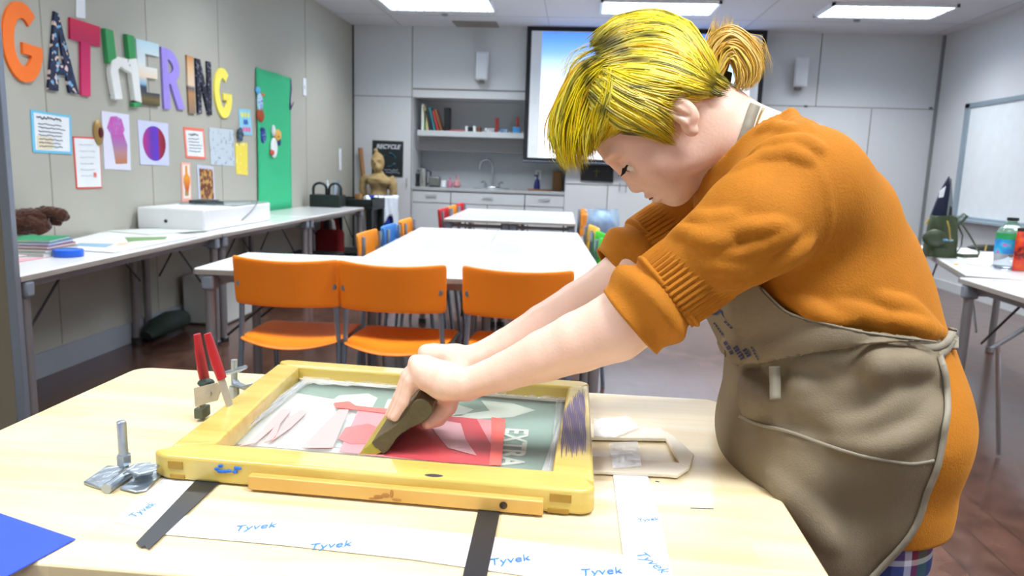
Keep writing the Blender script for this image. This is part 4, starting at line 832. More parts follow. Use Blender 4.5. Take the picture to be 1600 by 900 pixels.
# ============================================================ PRINTING TABLE
TT = .84
def wood_mat(name, c1, c2, c3, rough=.35, scale=(1.2, 14, 14), strips=True, coat=.2):
    m = mat(name, c1, rough, coat=coat); nt, b, mx, tc = nodes_of(m)
    mp = nt.nodes.new('ShaderNodeMapping'); mp.inputs['Scale'].default_value = scale; nt.links.new(tc.outputs['Object'], mp.inputs[0])
    n = nt.nodes.new('ShaderNodeTexNoise'); n.inputs['Scale'].default_value = 2.2; n.inputs['Detail'].default_value = 5; n.inputs['Distortion'].default_value = .6
    nt.links.new(mp.outputs[0], n.inputs[0]); cr = nt.nodes.new('ShaderNodeValToRGB'); e = cr.color_ramp.elements
    e[0].position = .3; e[0].color = lin(c2); e[1].position = .72; e[1].color = lin(c1); x = e.new(.5); x.color = lin(c3)
    nt.links.new(n.outputs['Fac'], cr.inputs[0]); out = cr.outputs[0]
    if strips:
        br = nt.nodes.new('ShaderNodeTexBrick'); br.inputs['Scale'].default_value = 1; br.inputs['Brick Width'].default_value = .45; br.inputs['Row Height'].default_value = .045; br.inputs['Mortar Size'].default_value = .0004
        br.inputs['Color1'].default_value = (1, 1, 1, 1); br.inputs['Color2'].default_value = (.93, .91, .86, 1); br.inputs['Mortar'].default_value = (.93, .9, .84, 1)
        nt.links.new(tc.outputs['Object'], br.inputs[0]); mu = nt.nodes.new('ShaderNodeMix'); mu.data_type = 'RGBA'; mu.blend_type = 'MULTIPLY'; mu.inputs[0].default_value = 1
        nt.links.new(out, mu.inputs[6]); nt.links.new(br.outputs['Color'], mu.inputs[7]); out = mu.outputs[2]
    for l in list(b.inputs['Base Color'].links): nt.links.remove(l)
    nt.links.new(out, b.inputs['Base Color']); return m
M_maple = wood_mat('maple_top', '#eedebb', '#e2c999', '#e9d7ae', .3)
TX0, TX1, TY0, TY1 = -.776, .263, .60, 1.238
t = thing('work_table', 'pale maple printing table in the foreground with rounded corners', 'table', (-.25, .92, 0))
r = .03; poly = []
for cx, cy, a0 in ((TX1-r, TY1-r, 0), (TX0+r, TY1-r, 90), (TX0+r, TY0+r, 180), (TX1-r, TY0+r, 270)):
    for k in range(7): a = math.radians(a0+k*15); poly.append((cx+r*math.cos(a), cy+r*math.sin(a)))
MB().prism(poly, lambda u, v, h: (u, v, h), TT-.032, TT).build('tabletop', M_maple, t, bevel=.003)
M_tw = wood_mat('table_leg_wood', '#c9a468', '#b8925a', '#c29c60', .5, strips=False)
for x in (TX0+.06, TX1-.10):
    for y in (TY0+.06, TY1-.06): MB().box(x-.03, x+.03, y-.03, y+.03, 0, TT-.032).build('leg', M_tw, t, bevel=.004)
b = MB(); b.box(TX0+.08, TX1-.12, TY0+.04, TY0+.06, TT-.11, TT-.032); b.box(TX0+.08, TX1-.12, TY1-.06, TY1-.04, TT-.11, TT-.032); b.box(TX0+.04, TX0+.06, TY0+.08, TY1-.08, TT-.11, TT-.032); b.box(TX1-.12, TX1-.10, TY0+.08, TY1-.08, TT-.11, TT-.032)
b.build('apron_rail', M_tw, t)
def slab(name, q, m, label=None, cat=None, h=.0006, z=None, parent=None, group=None, world=False):
    z = TT+.0003 if z is None else z
    P = [Vector(p) if world else Vector(az(p[0], p[1], z)) for p in q]; n = len(P)
    b = MB().add([tuple(v) for v in P]+[(v.x, v.y, v.z+h) for v in P], [tuple(range(n))[::-1], tuple(range(n, 2*n))]+[(i, (i+1) % n, (i+1) % n+n, i+n) for i in range(n)])
    o = b.build(name, m, parent, smooth=False)
    return tag(o, label, cat, group) if label else o
# white printed tape and its words
M_wt = mat('white_tape', '#eceef2', .4, var=.03, vs=30, bump=.3, bs=60); M_bl = mat('blue_print', '#3b7fc4', .5)
z1 = TT+.0003
slab('white_tape', [(176, 815), (262, 742), (322, 748), (240, 830)], M_wt, 'white tape patch under the left front corner of the printing frame, running toward the camera', 'tape')
slab('white_tape', [(268, 806), (420, 812), (600, 822), (760, 838), (975, 868), (990, 905), (820, 900), (640, 874), (440, 852), (240, 834)], M_wt, 'long white tape with blue printed words crossing the table in front of the frame', 'tape', z=TT+.001)
t3 = thing('white_tape', 'white tape strip with blue printing running from the cardboard toward the camera', 'tape', az(1000, 800, TT+.0016))
slab('strip', [(958, 742), (1012, 744), (1032, 812), (1052, 905), (978, 905)], M_wt, z=TT+.0018, parent=t3)
def tword(px, py, dx, dy, s, par=None):
    a_ = Vector(az(px, py, TT+.0027)); b_ = Vector(az(px+dx, py+dy, TT+.0027)); xx = b_-a_
    return text_mesh('Tyvek', s, 'lettering', M_bl, frame_M(a_, xx, Vector((-xx.y, xx.x, 0))), par, depth=.0002, shear=.25)
long_tape = [o for o in bpy.data.objects if o.name.startswith('white_tape') and 'long' in o.get('label', '')][0]
patch = [o for o in bpy.data.objects if o.name.startswith('white_tape') and 'patch' in o.get('label', '')][0]
for px, py, dx, dy in ((398, 823, 30, -3), (515, 852, 30, -3), (795, 875, 30, -4), (938, 893, 30, -2)): tword(px, py, dx, dy, .017, long_tape)
tword(1018, 878, 14, 10, .017, t3); tword(1012, 812, 30, -3, .010, t3)
tword(222, 797, 20, -12, .014, patch)
# black tape strips
M_bt = mat('black_tape', '#22262b', .32, spec=.6, var=.1, vs=40)
slab('black_tape', [(318, 738), (356, 742), (232, 859), (226, 853), (222, 856), (212, 849)], M_bt, 'black tape strip at the left, running from under the frame toward the camera', 'tape', z=TT+.0022, group='black tape strips on the table')
slab('black_tape', [(754, 770), (787, 772), (760, 905), (722, 905)], M_bt, 'black tape strip in the middle, leaving the bottom edge of the photo', 'tape', z=TT+.0026, group='black tape strips on the table')
# blue paper
A = Vector(az(118, 843, TT+.001)); dB = (Vector(az(0, 803, TT+.001))-A).normalized(); dC = (Vector(az(47, 882, TT+.001))-A).normalized()
tag(slab('blue_paper', [A, A+dB*.20, A+dB*.20+dC*.115, A+dC*.115], mat('blue_card', '#2f4fe0', .6), world=True, h=.001), 'bright blue sheet lying over the near left corner of the table', 'paper')
# cardboard frame
M_cb = mat('cardboard', '#efe6d2', .7, var=.06); M_cb2 = mat('cardboard_dark', '#b58e54', .8)
t = thing('cardboard_cutout', 'cut cardboard piece with a rectangular opening beside the printing frame', 'cardboard', az(1010, 715, TT+.002))
def hslab(nm, q, m, par, z, h, bev=0):
    P = [Vector(az(px, py, z)) for px, py in q]; n = len(P)
    return MB().add([tuple(v) for v in P]+[(v.x, v.y, v.z+h) for v in P], [tuple(range(n))[::-1], tuple(range(n, 2*n))]+[(i, (i+1) % n, (i+1) % n+n, i+n) for i in range(n)]).build(nm, m, par, bevel=bev)
hslab('top_strip', [(905, 665), (1032, 673), (1042, 682), (1040, 690), (905, 688)], M_cb, t, TT+.002, .005, .001)
hslab('right_strip', [(1040, 678), (1054, 688), (1084, 716), (1076, 736), (1062, 730), (1040, 690)], M_cb, t, TT+.002, .0055, .001)
hslab('bottom_strip', [(905, 716), (1060, 728), (1076, 736), (1058, 748), (1040, 746), (905, 740)], M_cb, t, TT+.002, .005, .001)
M_clear = mat('clear_tape', '#f4f6f8', .06, alpha=.35, spec=.9, bump=1, bs=25)
slab('clear_tape', [(928, 655), (980, 650), (1000, 668), (960, 684), (928, 682)], M_clear, 'crinkled clear tape on the table right of the printing frame', 'tape', z=TT+.0095)
slab('clear_tape', [(952, 692), (996, 690), (1002, 728), (958, 732)], M_clear, 'clear tape patch inside the opening of the cardboard piece', 'tape', z=TT+.0093)
for px, py, w_, lab in ((1097, 794, 18, 'short dark pencil line on the table right of the white tape'), (1027, 752, 3, 'tiny dark nick in the table below the cardboard piece')):
    a_, b_ = Vector(az(px-w_, py, TT+.0003)), Vector(az(px+w_, py+1, TT+.0003)); tag(MB().tube([a_, b_], .0006, 4).build('pencil_mark', M_ink), lab, 'mark')
# ============================================================ PRINTING FRAME
ZT = .872
M_fr = wood_mat('varnished_frame', '#d8c06c', '#c5a54a', '#d0b65c', .28, scale=(2, 14, 14), strips=False, coat=.35)
M_frE = wood_mat('varnished_frame_dark', '#cc9c34', '#bb8826', '#c4922c', .3, scale=(2, 14, 14), strips=False, coat=.3)
NL, NR, FR_, FL_ = (Vector((-.480, .789, 0)), Vector((.038, .768, 0)), Vector((.038, 1.195, 0)), Vector((-.503, 1.229, 0)))
iNL, iNR, iFR, iFL = (Vector((-.428, .832, 0)), Vector((-.012, .818, 0)), Vector((.003, 1.158, 0)), Vector((-.458, 1.190, 0)))
fr = thing('silkscreen', 'yellow varnished wooden silkscreen frame clamped on the table', 'screen printing frame', (-.22, .99, TT))
def rail(nm, pts, m, z0=TT+.002, z1=ZT, par=None, bev=.004):
    n = len(pts); return MB().add([(p.x, p.y, z0) for p in pts]+[(p.x, p.y, z1) for p in pts], [tuple(range(n))[::-1], tuple(range(n, 2*n))]+[(i, (i+1) % n, (i+1) % n+n, i+n) for i in range(n)]).build(nm, m, par or fr, bevel=bev, seg=3)
def rnd_c(c, a, b, r=.016, n=5):
    """rounded corner at c between directions to a and b"""
    u = (a-c).normalized(); v = (b-c).normalized(); return [c+u*r*(1-k/n)**1.6+v*r*(k/n)**1.6 for k in range(n+1)]
rail('near_rail', rnd_c(NL, iNL+(iNL-iNR)*.2, NR)[0:]+rnd_c(NR, NL, FR_)+[iNR+Vector((.03, 0, 0)), iNR, iNL, iNL+Vector((-.03, 0, 0))], M_fr)
rail('far_rail', [iFL+Vector((-.02, 0, 0)), iFL, iFR, iFR+Vector((.02, 0, 0))]+rnd_c(FR_, NR, FL_)+rnd_c(FL_, FR_, NL), M_fr)
rail('left_rail', [NL+Vector((.002, .03, 0)), iNL, iFL, FL_+Vector((.004, -.03, 0))], M_fr, z1=ZT-.0003)
rail('right_rail', [iNR, NR+Vector((-.001, .03, 0)), FR_+Vector((-.001, -.02, 0)), iFR], M_fr, z1=ZT-.0003)
# finger joint end grain, ink stain, batten with knot and screw
d = (NR-NL).normalized(); nrm = Vector((d.y, -d.x, 0))
def fside(u0, u1, z0, z1, th, m, nm, bev=0, par=None, v0=0):
    a_, b_ = NL+d*u0, NL+d*u1
    return MB().add([(p.x+nrm.x*k, p.y+nrm.y*k, z) for z in (z0, z1) for k in (v0, v0+th) for p in (a_, b_)], [(0, 1, 3, 2), (4, 6, 7, 5), (0, 2, 6, 4), (1, 5, 7, 3), (0, 4, 5, 1), (2, 3, 7, 6)]).build(nm, m, par or fr, bevel=bev)
M_eg = mat('end_grain', '#a5802e', .6, var=.2, vs=80)
fside(.016, .034, TT+.016, TT+.025, .0012, M_eg, 'finger_joint'); fside(.018, .036, TT+.004, TT+.009, .0012, M_eg, 'finger_joint')
fside(.468, .492, TT+.016, TT+.025, .0012, M_eg, 'finger_joint'); fside(.466, .49, TT+.003, TT+.008, .0012, M_eg, 'finger_joint')
bt = fside(.120, .462, TT+.003, TT+.020, .011, wood_mat('batten_wood', '#dbb062', '#cda04e', '#d6a958', .4, scale=(3, 14, 14), strips=False), 'batten', .0015)
b = MB()
for k, (u, z, ru, rz) in enumerate(((.276, .0085, .006, .0025), (.284, .011, .005, .003), (.291, .0135, .0022, .005), (.297, .007, .006, .0016), (.270, .006, .006, .0012))):
    p = NL+d*u+nrm*.0112; b.sphere((p.x, p.y, TT+z), (ru, .0005, rz), 10)
b.build('knot', mat('knot_brown', '#a8743a', .5, var=.3, vs=60), bt)
p = NL+d*.418+nrm*.0114; MB().lathe([(0, 0), (.0042, 0), (.0045, .001), (.002, .0018), (0, .0018)], (p.x, p.y, TT+.012), 12, M=Matrix.Rotation(PI/2, 4, 'X')).build('screw', mat('screw_dark', '#4a4038', .4, .6), bt)
M_bp = mat('blue_paint', '#2a6fd0', .5)
b = MB(); R = random.Random(4)
for k in range(9): 
    p = NL+d*(.075+.032*R.random())+nrm*.0008; b.sphere((p.x, p.y, TT+.017+.008*R.random()), (.0035, .0009, .0022), 8)
b.build('paint_spot', M_bp, fr)
b = MB(); p = NL+d*.335+nrm*(-.006); b.sphere((p.x, p.y, ZT), (.011, .004, .0006), 12); b.build('dark_scar', mat('scar', '#3a3440', .5), fr)
# dark ink stain on the right rail: narrow streaks
M_st = mat('ink_stain', '#5c4a66', .4, var=.3, vs=60)
R = random.Random(8); b = MB()
for k in range(15):
    u = k/14; x0 = -.0015+.030*u; y0 = .852+.02*R.random()+(.02 if k % 3 else 0); y1 = min(1.165, 1.04+.13*u+.015*R.random()); w = .00085+.0003*R.random()
    if u > .8: y1 = 1.16-.03*R.random()
    ys_ = np.linspace(y0, y1, 9); pts = [(x0+.004*(y-1.0)+.0006*math.sin(y*60+k), y) for y in ys_]; ww = [w*(.25 if i == 0 else .3 if i == 8 else 1) for i in range(9)]
    L_ = [(x-q, y, ZT+.0002+.00001*k) for (x, y), q in zip(pts, ww)]; R__ = [(x+q, y, ZT+.0002+.00001*k) for (x, y), q in zip(pts, ww)]
    b.add(L_+R__, [(i, 9+i, 10+i, i+1) for i in range(8)])
b.build('ink_stain', M_st, fr)
# mesh and the stencil under it
ZM = TT+.006
M_mesh = mat('screen_mesh', '#dfe6e2', .12, alpha=.14, spec=.7, bump=.3, bs=200)
def zq(q, z, h, nm, m, par):
    P = [Vector(az(px, py, z)) for px, py in q]; n = len(P)
    return MB().add([tuple(v) for v in P]+[(v.x, v.y, v.z+h) for v in P], [tuple(range(n))[::-1], tuple(range(n, 2*n))]+[(i, (i+1) % n, (i+1) % n+n, i+n) for i in range(n)]).build(nm, m, par, smooth=False)
rail('mesh', [iNL, iNR, iFR, iFL], M_mesh, z0=ZM, z1=ZM+.0006, bev=0)
M_base = mat('print_board', '#dfe3e0', .6)
rail('gasket', [iFL+Vector((0, -.0, 0)), iFR, iFR+Vector((0, -.006, 0)), iFL+Vector((.004, -.007, 0))], mat('gasket_white', '#e6e4d8', .4), z0=ZM+.001, z1=ZM+.005, bev=0)
pr = thing('stencil_print', 'green and white stencil print seen through the mesh, with part of a word', 'print', (-.2, 1.0, TT+.002))
def pz(q, k, nm, m): return zq(q, TT+.0012+k*.0004, .0003, nm, m, pr)
pz([(345, 692), (862, 737), (882, 622), (470, 588)], 0, 'sheet', M_base)
M_dg = mat('stencil_green', '#668c7b', .5, var=.06, vs=8); M_lg = mat('stencil_pale', '#ccd6c6', .6)
M_pg = mat('stencil_mist', '#bccdc6', .6)
pz([(455, 612), (470, 588), (888, 618), (846, 736), (600, 712), (620, 660), (560, 630)], 2, 'green_field', M_dg)
pz([(512, 630), (530, 618), (575, 615), (590, 622), (582, 636), (540, 638)], 3, 'pale_shape', M_lg)
pz([(600, 638), (606, 624), (640, 622), (700, 628), (740, 640), (720, 650), (640, 648)], 3, 'pale_shape', M_lg)
pz([(752, 626), (800, 630), (836, 641), (800, 652), (735, 655), (700, 650), (765, 642)], 3, 'pale_shape', M_lg)
pz([(500, 660), (556, 655), (600, 662), (560, 706), (480, 690)], 3, 'mist_shape', M_pg)
p = Vector(az(799, 695, TT+.006)); q_ = Vector(az(790, 738, TT+.006)); r1 = Vector(az(835, 698, TT+.006))
xd = (q_-Vector(az(806, 652, TT+.006)))
text_mesh('EXTRA', .047, 'lettering', M_lg, frame_M(Vector(az(801, 697, TT+.0036)), xd, (1, 0, 0)), pr, depth=.0003, sx=.95, bold=.0012)
# ink on the mesh
M_ink_r = mat('ink_red', '#dd5a60', .22, alpha=.72, spec=.6); M_ink_p = mat('ink_pink', '#f0a0a4', .25, alpha=.7, spec=.5); M_ink_c = mat('ink_coral', '#f26a60', .3)
ik = thing('printing_ink', 'wet red and pink ink spread across the printing mesh', 'ink', (-.2, .95, ZM+.0008))
def inkz(q, k, nm, m): return zq(q, ZM+.0008+k*.0005, .0004, nm, m, ik)
inkz([(530, 706), (560, 640), (600, 640), (780, 658), (768, 728), (600, 714)], 0, 'pink_film', M_ink_p)
inkz([(600, 712), (640, 668), (700, 650), (745, 655), (770, 700), (766, 727), (690, 722)], 1, 'red_film', M_ink_r)
inkz([(528, 686), (540, 668), (575, 662), (590, 668), (575, 694), (548, 694)], 1, 'coral_patch', mat('ink_rose', '#ee8280', .3, alpha=.75))
inkz([(768, 652), (790, 655), (783, 727), (764, 727), (768, 690)], 2, 'coral_band', M_ink_c)
inkz([(521, 630), (545, 627), (556, 634), (615, 640), (612, 647), (560, 641), (524, 637)], 2, 'coral_streak', M_ink_c)
M_ink_l = mat('ink_light', '#f7b5b2', .35, alpha=.85)
inkz([(372, 698), (396, 686), (425, 655), (440, 640), (458, 638), (438, 662), (430, 685), (412, 692), (428, 668), (400, 692)], 2, 'smear', M_ink_l)
inkz([(424, 690), (440, 668), (448, 655), (470, 640), (482, 642), (455, 668)], 2, 'smear', M_ink_l)
inkz([(470, 700), (500, 670), (530, 640), (545, 640), (520, 700)], 1, 'smear', M_ink_l)
inkz([(665, 652), (720, 662), (728, 688), (745, 712), (700, 700), (680, 676)], 3, 'gloss_patch', mat('ink_gloss', '#f2c3c8', .15, alpha=.6))
# clear packing tape over the frame, crinkled
b = MB(); R = random.Random(6)
def crinkle(q, z, seed, nm, n=18, m_=8, amp=.003):
    P = [Vector(az(px, py, z)) for px, py in q]; R = random.Random(seed); H = [[R.random() for _ in range(m_)] for _ in range(n)]
    return MB().grid(lambda u, v: tuple(P[0].lerp(P[1], u).lerp(P[3].lerp(P[2], u), v)+Vector((0, 0, amp*H[min(n-1, int(u*(n-1)+.5))][min(m_-1, int(v*(m_-1)+.5))]))), n, m_).build(nm, M_clear, fr)
crinkle([(478, 584), (880, 612), (886, 626), (470, 600)], ZM+.004, 1, 'clear_tape', 40, 5, .006)
crinkle([(468, 600), (482, 600), (362, 690), (345, 690)], ZM+.003, 2, 'clear_tape', 30, 4, .005)
crinkle([(872, 606), (890, 606), (870, 734), (856, 734)], ZM+.002, 3, 'clear_tape', 30, 4, .004)
# ============================================================ HINGE CLAMPS
M_gal = mat('galvanised', '#a9b4be', .32, .8, var=.15, vs=40, bump=.4, bs=90)
t = thing('hinge_clamp', 'galvanised hinge clamp with upright bolt at the near left corner of the frame', 'clamp', (-.515, .79, TT), 'galvanised hinge clamps on the frame')
def cq(q, z, h, nm, bev=.0015, par=None): return hslab(nm, q, M_gal, par or t, z, h, bev)
cq([(130, 757), (168, 731), (198, 733), (168, 768), (150, 764)], TT+.0005, .004, 'base_plate'); cq([(187, 766), (222, 738), (258, 740), (230, 768), (212, 772)], TT+.0005, .003, 'base_plate')
MB().tube([Vector(az(166, 764, TT+.006)), Vector(az(212, 732, TT+.006))], .006, 10).build('hinge_barrel', M_gal, t)
c = Vector(az(196, 748, TT+.006)); cq([(196, 738), (228, 726), (248, 728), (246, 736), (216, 744)], TT+.018, .003, 'top_plate')
bb = Vector(ay(194, 722, .80)); bt_ = Vector(ay(189.5, 659, .80)); MB().tube([Vector((bb.x, bb.y, TT+.008)), bb, bt_, bt_+(bt_-bb).normalized()*.001], [.0055, .0055, .0055, .004], 12).build('bolt', M_gal, t)
MB().lathe([(0, 0), (.0085, 0), (.0085, .012), (0, .012)], (bb.x, bb.y, TT+.012), 6).build('nut', M_gal, t)
cq([(206, 748), (240, 742), (236, 736), (214, 738)], TT+.006, .012, 'spacer')
o = MB().tube([Vector(az(193, 742, TT+.01)), Vector(az(222, 728, TT+.018)), Vector(az(248, 729, TT+.018))], [.004, .006, .003], 8, flat=.5).build('arm', M_gal, t)
t = thing('hinge_clamp', 'galvanised hinge clamp with cross wing nut at the far left of the frame', 'clamp', (-.48, 1.1, ZT), 'galvanised hinge clamps on the frame')
Y2 = 1.10
def F2(px, py, dy=0): return Vector(ay(px, py, Y2+dy))
MB().tube([F2(366, 600), F2(366, 562)], .005, 12).build('bolt', M_gal, t)
MB().tube([F2(349, 584), F2(366, 580), F2(385, 573)], [.004, .006, .004], 8, flat=.8).build('wing_nut', M_gal, t)
MB().tube([F2(366, 592), F2(370, 600), F2(384, 606, -.005), F2(402, 600, -.01)], [.008, .011, .012, .007], 10, flat=.35).build('arm', M_gal, t)
MB().tube([F2(366, 603), Vector((F2(366, 603).x, Y2, TT+.001))], .008, 10).build('post', M_gal, t)
# ============================================================ SPRING CLAMP
t = thing('spring_clamp', 'metal spring clamp with two red handles gripping the left rail', 'clamp', (-.50, .98, ZT))
M_red = mat('red_vinyl', '#ab1a20', .3, spec=.6, coat=.2); M_st_ = mat('worn_steel', '#b9b3a2', .4, .5, var=.2, vs=50); M_rub = mat('dark_pad', '#565c4c', .6)
Yc = .985
def G2(px, py, dy=0): return Vector(ay(px, py, Yc+dy))
MB().tube([G2(308, 522, .01), G2(311, 545, .01), G2(316, 575, .01), G2(322, 602, .01)], [.0075, .0095, .011, .010], 12, flat=.55, up=(1, 0, 0)).build('handle', M_red, t)
MB().tube([G2(324, 521, -.01), G2(331, 545, -.01), G2(339, 570, -.01), G2(347, 592, -.01)], [.0075, .0100, .011, .010], 12, flat=.55, up=(1, 0, 0)).build('handle', M_red, t)
MB().tube([G2(345, 590, -.01), G2(354, 618, -.01), G2(364, 650, -.012), G2(368, 658, -.012)], [.009, .0095, .0075, .006], 10, flat=.35, up=(1, 0, 0)).build('jaw', M_st_, t)
MB().tube([G2(318, 600, .01), G2(314, 620, .01), G2(316, 640, .01)], [.009, .0105, .008], 10, flat=.35, up=(1, 0, 0)).build('jaw', M_st_, t)
P = [G2(309, 603), G2(345, 594), G2(352, 604), G2(346, 622), G2(330, 626), G2(311, 632)]; n = len(P)
MB().add([v+Vector((0, -.012, 0)) for v in P]+[v+Vector((0, -.0105, 0)) for v in P], [tuple(range(n)), tuple(range(2*n-1, n-1, -1))]+[(i, (i+1) % n, (i+1) % n+n, i+n) for i in range(n)]).build('side_plate', M_st_, t, bevel=.0005)
c = G2(326, 615, -.013); MB().lathe([(0, -.003), (.0042, -.002), (.0045, 0), (.0045, .02)], c, 12, M=Matrix.Rotation(-PI/2, 4, 'X')).build('pivot', M_st_, t)
q = G2(322, 598, .0); MB().sphere(q, (.012, .012, .006), 12).build('spring', mat('spring_dark', '#3d4a40', .5, .4), t)
q = G2(317, 641, .01); MB().box(q.x-.008, q.x+.006, q.y-.012, q.y+.012, q.z-.01, q.z+.006).build('jaw_pad', M_rub, t, bevel=.002)
q = G2(368, 656, -.012); MB().box(q.x-.006, q.x+.006, q.y-.010, q.y+.010, q.z-.008, q.z+.006).build('jaw_pad', mat('grey_pad', '#8f969a', .5), t, bevel=.002)
# ============================================================ SQUEEGEE
YS = .888
t = thing('squeegee', 'worn wooden squeegee held in both hands, drawn across the mesh', 'squeegee', (-.22, .98, ZM))
def prof(px): return [Vector(ay(x, y, YS)) for x, y in px]
def extr(nm, px, m, L=.205, dx=-.008, bev=.001, inset=0):
    P = prof(px); n = len(P); return MB().add([v+Vector((0, inset, 0)) for v in P]+[v+Vector((dx, L, 0)) for v in P], [tuple(range(n)), tuple(range(2*n-1, n-1, -1))]+[(i, (i+1) % n, (i+1) % n+n, i+n) for i in range(n)]).build(nm, m, t, bevel=bev)
M_sqw = mat('worn_dark_wood', '#5c5136', .6, var=.3, vs=40, bump=.4, bs=120)
extr('handle', [(652, 624), (660, 624), (669, 628), (675, 636), (675, 645), (669, 655), (658, 662), (640, 670), (627, 678), (618, 687), (607, 704), (598, 710), (591, 702), (586, 700), (580, 692), (592, 681), (606, 672), (620, 662), (631, 651), (640, 637), (645, 629)], M_sqw, bev=.0015)
extr('blade', [(586, 688), (603, 693), (598, 706), (586, 712), (557, 714), (568, 702)], mat('olive_rubber', '#a49b3a', .5, var=.25, vs=60), L=.203, inset=.001, bev=.0006)
# ============================================================ PERSON
YM = 1.02
def Q(px, py, y=YM): return np.array(ay(px, py, y))
class Fld:
    """signed distance grid filled primitive by primitive, meshed with surface nets"""
    def __init__(s, lo, hi, h):
        s.lo = np.array(lo, float); s.h = h; s.n = tuple(int(math.ceil((hi[i]-lo[i])/h))+1 for i in range(3))
        s.ax = [s.lo[i]+np.arange(s.n[i])*h for i in range(3)]; s.F = np.full(s.n, .2, np.float32)
    def put(s, fn, lo, hi, k=.01, op='add', mg=None):
        mg = (k*1.3+.012) if mg is None else mg
        I = []
        for i in range(3):
            a = max(0, int((lo[i]-mg-s.lo[i])/s.h)); b = min(s.n[i], int((hi[i]+mg-s.lo[i])/s.h)+2); I.append(slice(a, b))
            if b <= a: return s
        x = s.ax[0][I[0]][:, None, None]; y = s.ax[1][I[1]][None, :, None]; z = s.ax[2][I[2]][None, None, :]
        d = fn(x, y, z).astype(np.float32); f = s.F[tuple(I)]
        if op == 'add':
            h = np.clip(.5+.5*(f-d)/k, 0, 1) if k > 0 else None
            s.F[tuple(I)] = (f*(1-h)+d*h-k*h*(1-h)) if k > 0 else np.minimum(f, d)
        else:
            h = np.clip(.5-.5*(f+d)/k, 0, 1); s.F[tuple(I)] = f*(1-h)-d*h+k*h*(1-h)
        return s
    def cap(s, a, b, ra, rb=None, k=.012, sy=1.0, op='add', yc=YM, mg=None):
        rb = ra if rb is None else rb; a = np.array(a, float); b = np.array(b, float); R = max(ra, rb)
        A = a.copy(); B = b.copy(); A[1] = yc+(a[1]-yc)*sy; B[1] = yc+(b[1]-yc)*sy; ab = B-A; L = float(ab@ab)+1e-9
        def fn(x, y, z):
            yy = yc+(y-yc)*sy; t = np.clip(((x-A[0])*ab[0]+(yy-A[1])*ab[1]+(z-A[2])*ab[2])/L, 0, 1)
            return np.sqrt((x-A[0]-t*ab[0])**2+(yy-A[1]-t*ab[1])**2+(z-A[2]-t*ab[2])**2)-(ra+(rb-ra)*t)
        Ry = R/sy; lo = np.minimum(a, b)-[R, Ry, R]; hi = np.maximum(a, b)+[R, Ry, R]
        return s.put(fn, lo, hi, k, op, mg)
    def chain(s, pts, rs, k=.012, **kw):
        for i in range(len(pts)-1): s.cap(pts[i], pts[i+1], rs[i], rs[i+1], k=k, **kw)
        return s
    def ell(s, c, r, R=None, k=.01, op='add', mg=None):
        c = np.array(c, float); r = np.array(r, float); R = np.eye(3) if R is None else np.array(R)   # rows of R = axes
        def fn(x, y, z):
            X, Y, Z = x-c[0], y-c[1], z-c[2]; p = [(R[i][0]*X+R[i][1]*Y+R[i][2]*Z) for i in range(3)]
            k0 = np.sqrt(sum((p[i]/r[i])**2 for i in range(3))); k1 = np.sqrt(sum((p[i]/r[i]**2)**2 for i in range(3)))+1e-9
            return k0*(k0-1)/k1
        ext = np.sqrt(((R*r[:, None])**2).sum(0)); return s.put(fn, c-ext, c+ext, k, op, mg)
    def at(s, P):
        P = np.atleast_2d(P); g = (P-s.lo)/s.h; i = np.clip(g.astype(int), 0, np.array(s.n)-2); f = np.clip(g-i, 0, 1); out = 0
        for a in (0, 1):
            for b in (0, 1):
                for c in (0, 1):
                    w = (f[:, 0] if a else 1-f[:, 0])*(f[:, 1] if b else 1-f[:, 1])*(f[:, 2] if c else 1-f[:, 2])
                    out = out+w*s.F[i[:, 0]+a, i[:, 1]+b, i[:, 2]+c]
        return out
    def hit(s, px, py, y0=.72, y1=1.4, off=0.0):
        r = ray(px, py); r = r/r[1]; Y = np.arange(y0, y1, .0015); P = np.array([0, 0, CAMH])+Y[:, None]*r
        d = s.at(P)-off; i = np.argmax(d < 0); 
        if d[i] >= 0: i = int(np.argmin(d))
        return P[i]
    def mesh(s):
        F = s.F; S = F < 0; V = np.zeros(tuple(n-1 for n in s.n)+(3,), np.float32); C = np.zeros(tuple(n-1 for n in s.n), np.uint8)
        sub = lambda o: tuple(slice(o[i], s.n[i]-1+o[i]) for i in range(3))
        cs = [(a, b, c) for a in (0, 1) for b in (0, 1) for c in (0, 1)]
        for a in cs:
            for ax_ in range(3):
                if a[ax_]: continue
                b = list(a); b[ax_] = 1; fa, fb = F[sub(a)], F[sub(b)]; m = (fa < 0) != (fb < 0)
                if not m.any(): continue
                t = fa[m]/(fa[m]-fb[m]); p = np.tile(np.array(a, np.float32), (t.size, 1)); p[:, ax_] += t
                V[m] += p; C[m] += 1
        act = C > 0; idx = np.full(C.shape, -1, np.int64); idx[act] = np.arange(act.sum())
        I = np.argwhere(act); P = s.lo+(I+V[act]/C[act][:, None])*s.h; quads = []
        for ax_ in range(3):
            u, v = (ax_+1) % 3, (ax_+2) % 3
            sl0 = [slice(1, s.n[i]-1) for i in range(3)]; sl0[ax_] = slice(0, s.n[ax_]-1); sl1 = list(sl0); sl1[ax_] = slice(1, s.n[ax_])
            a, b = S[tuple(sl0)], S[tuple(sl1)]; 
            for flip, m in ((False, a & ~b), (True, ~a & b)):
                J = np.argwhere(m)+np.array([sl0[i].start for i in range(3)])
                if not len(J): continue
                def g(du, dv): K = J.copy(); K[:, u] -= du; K[:, v] -= dv; return idx[K[:, 0], K[:, 1], K[:, 2]]
                q = np.stack([g(1, 1), g(0, 1), g(0, 0), g(1, 0)], 1); quads.append(q[:, ::-1] if flip else q)
        return P, np.concatenate(quads)
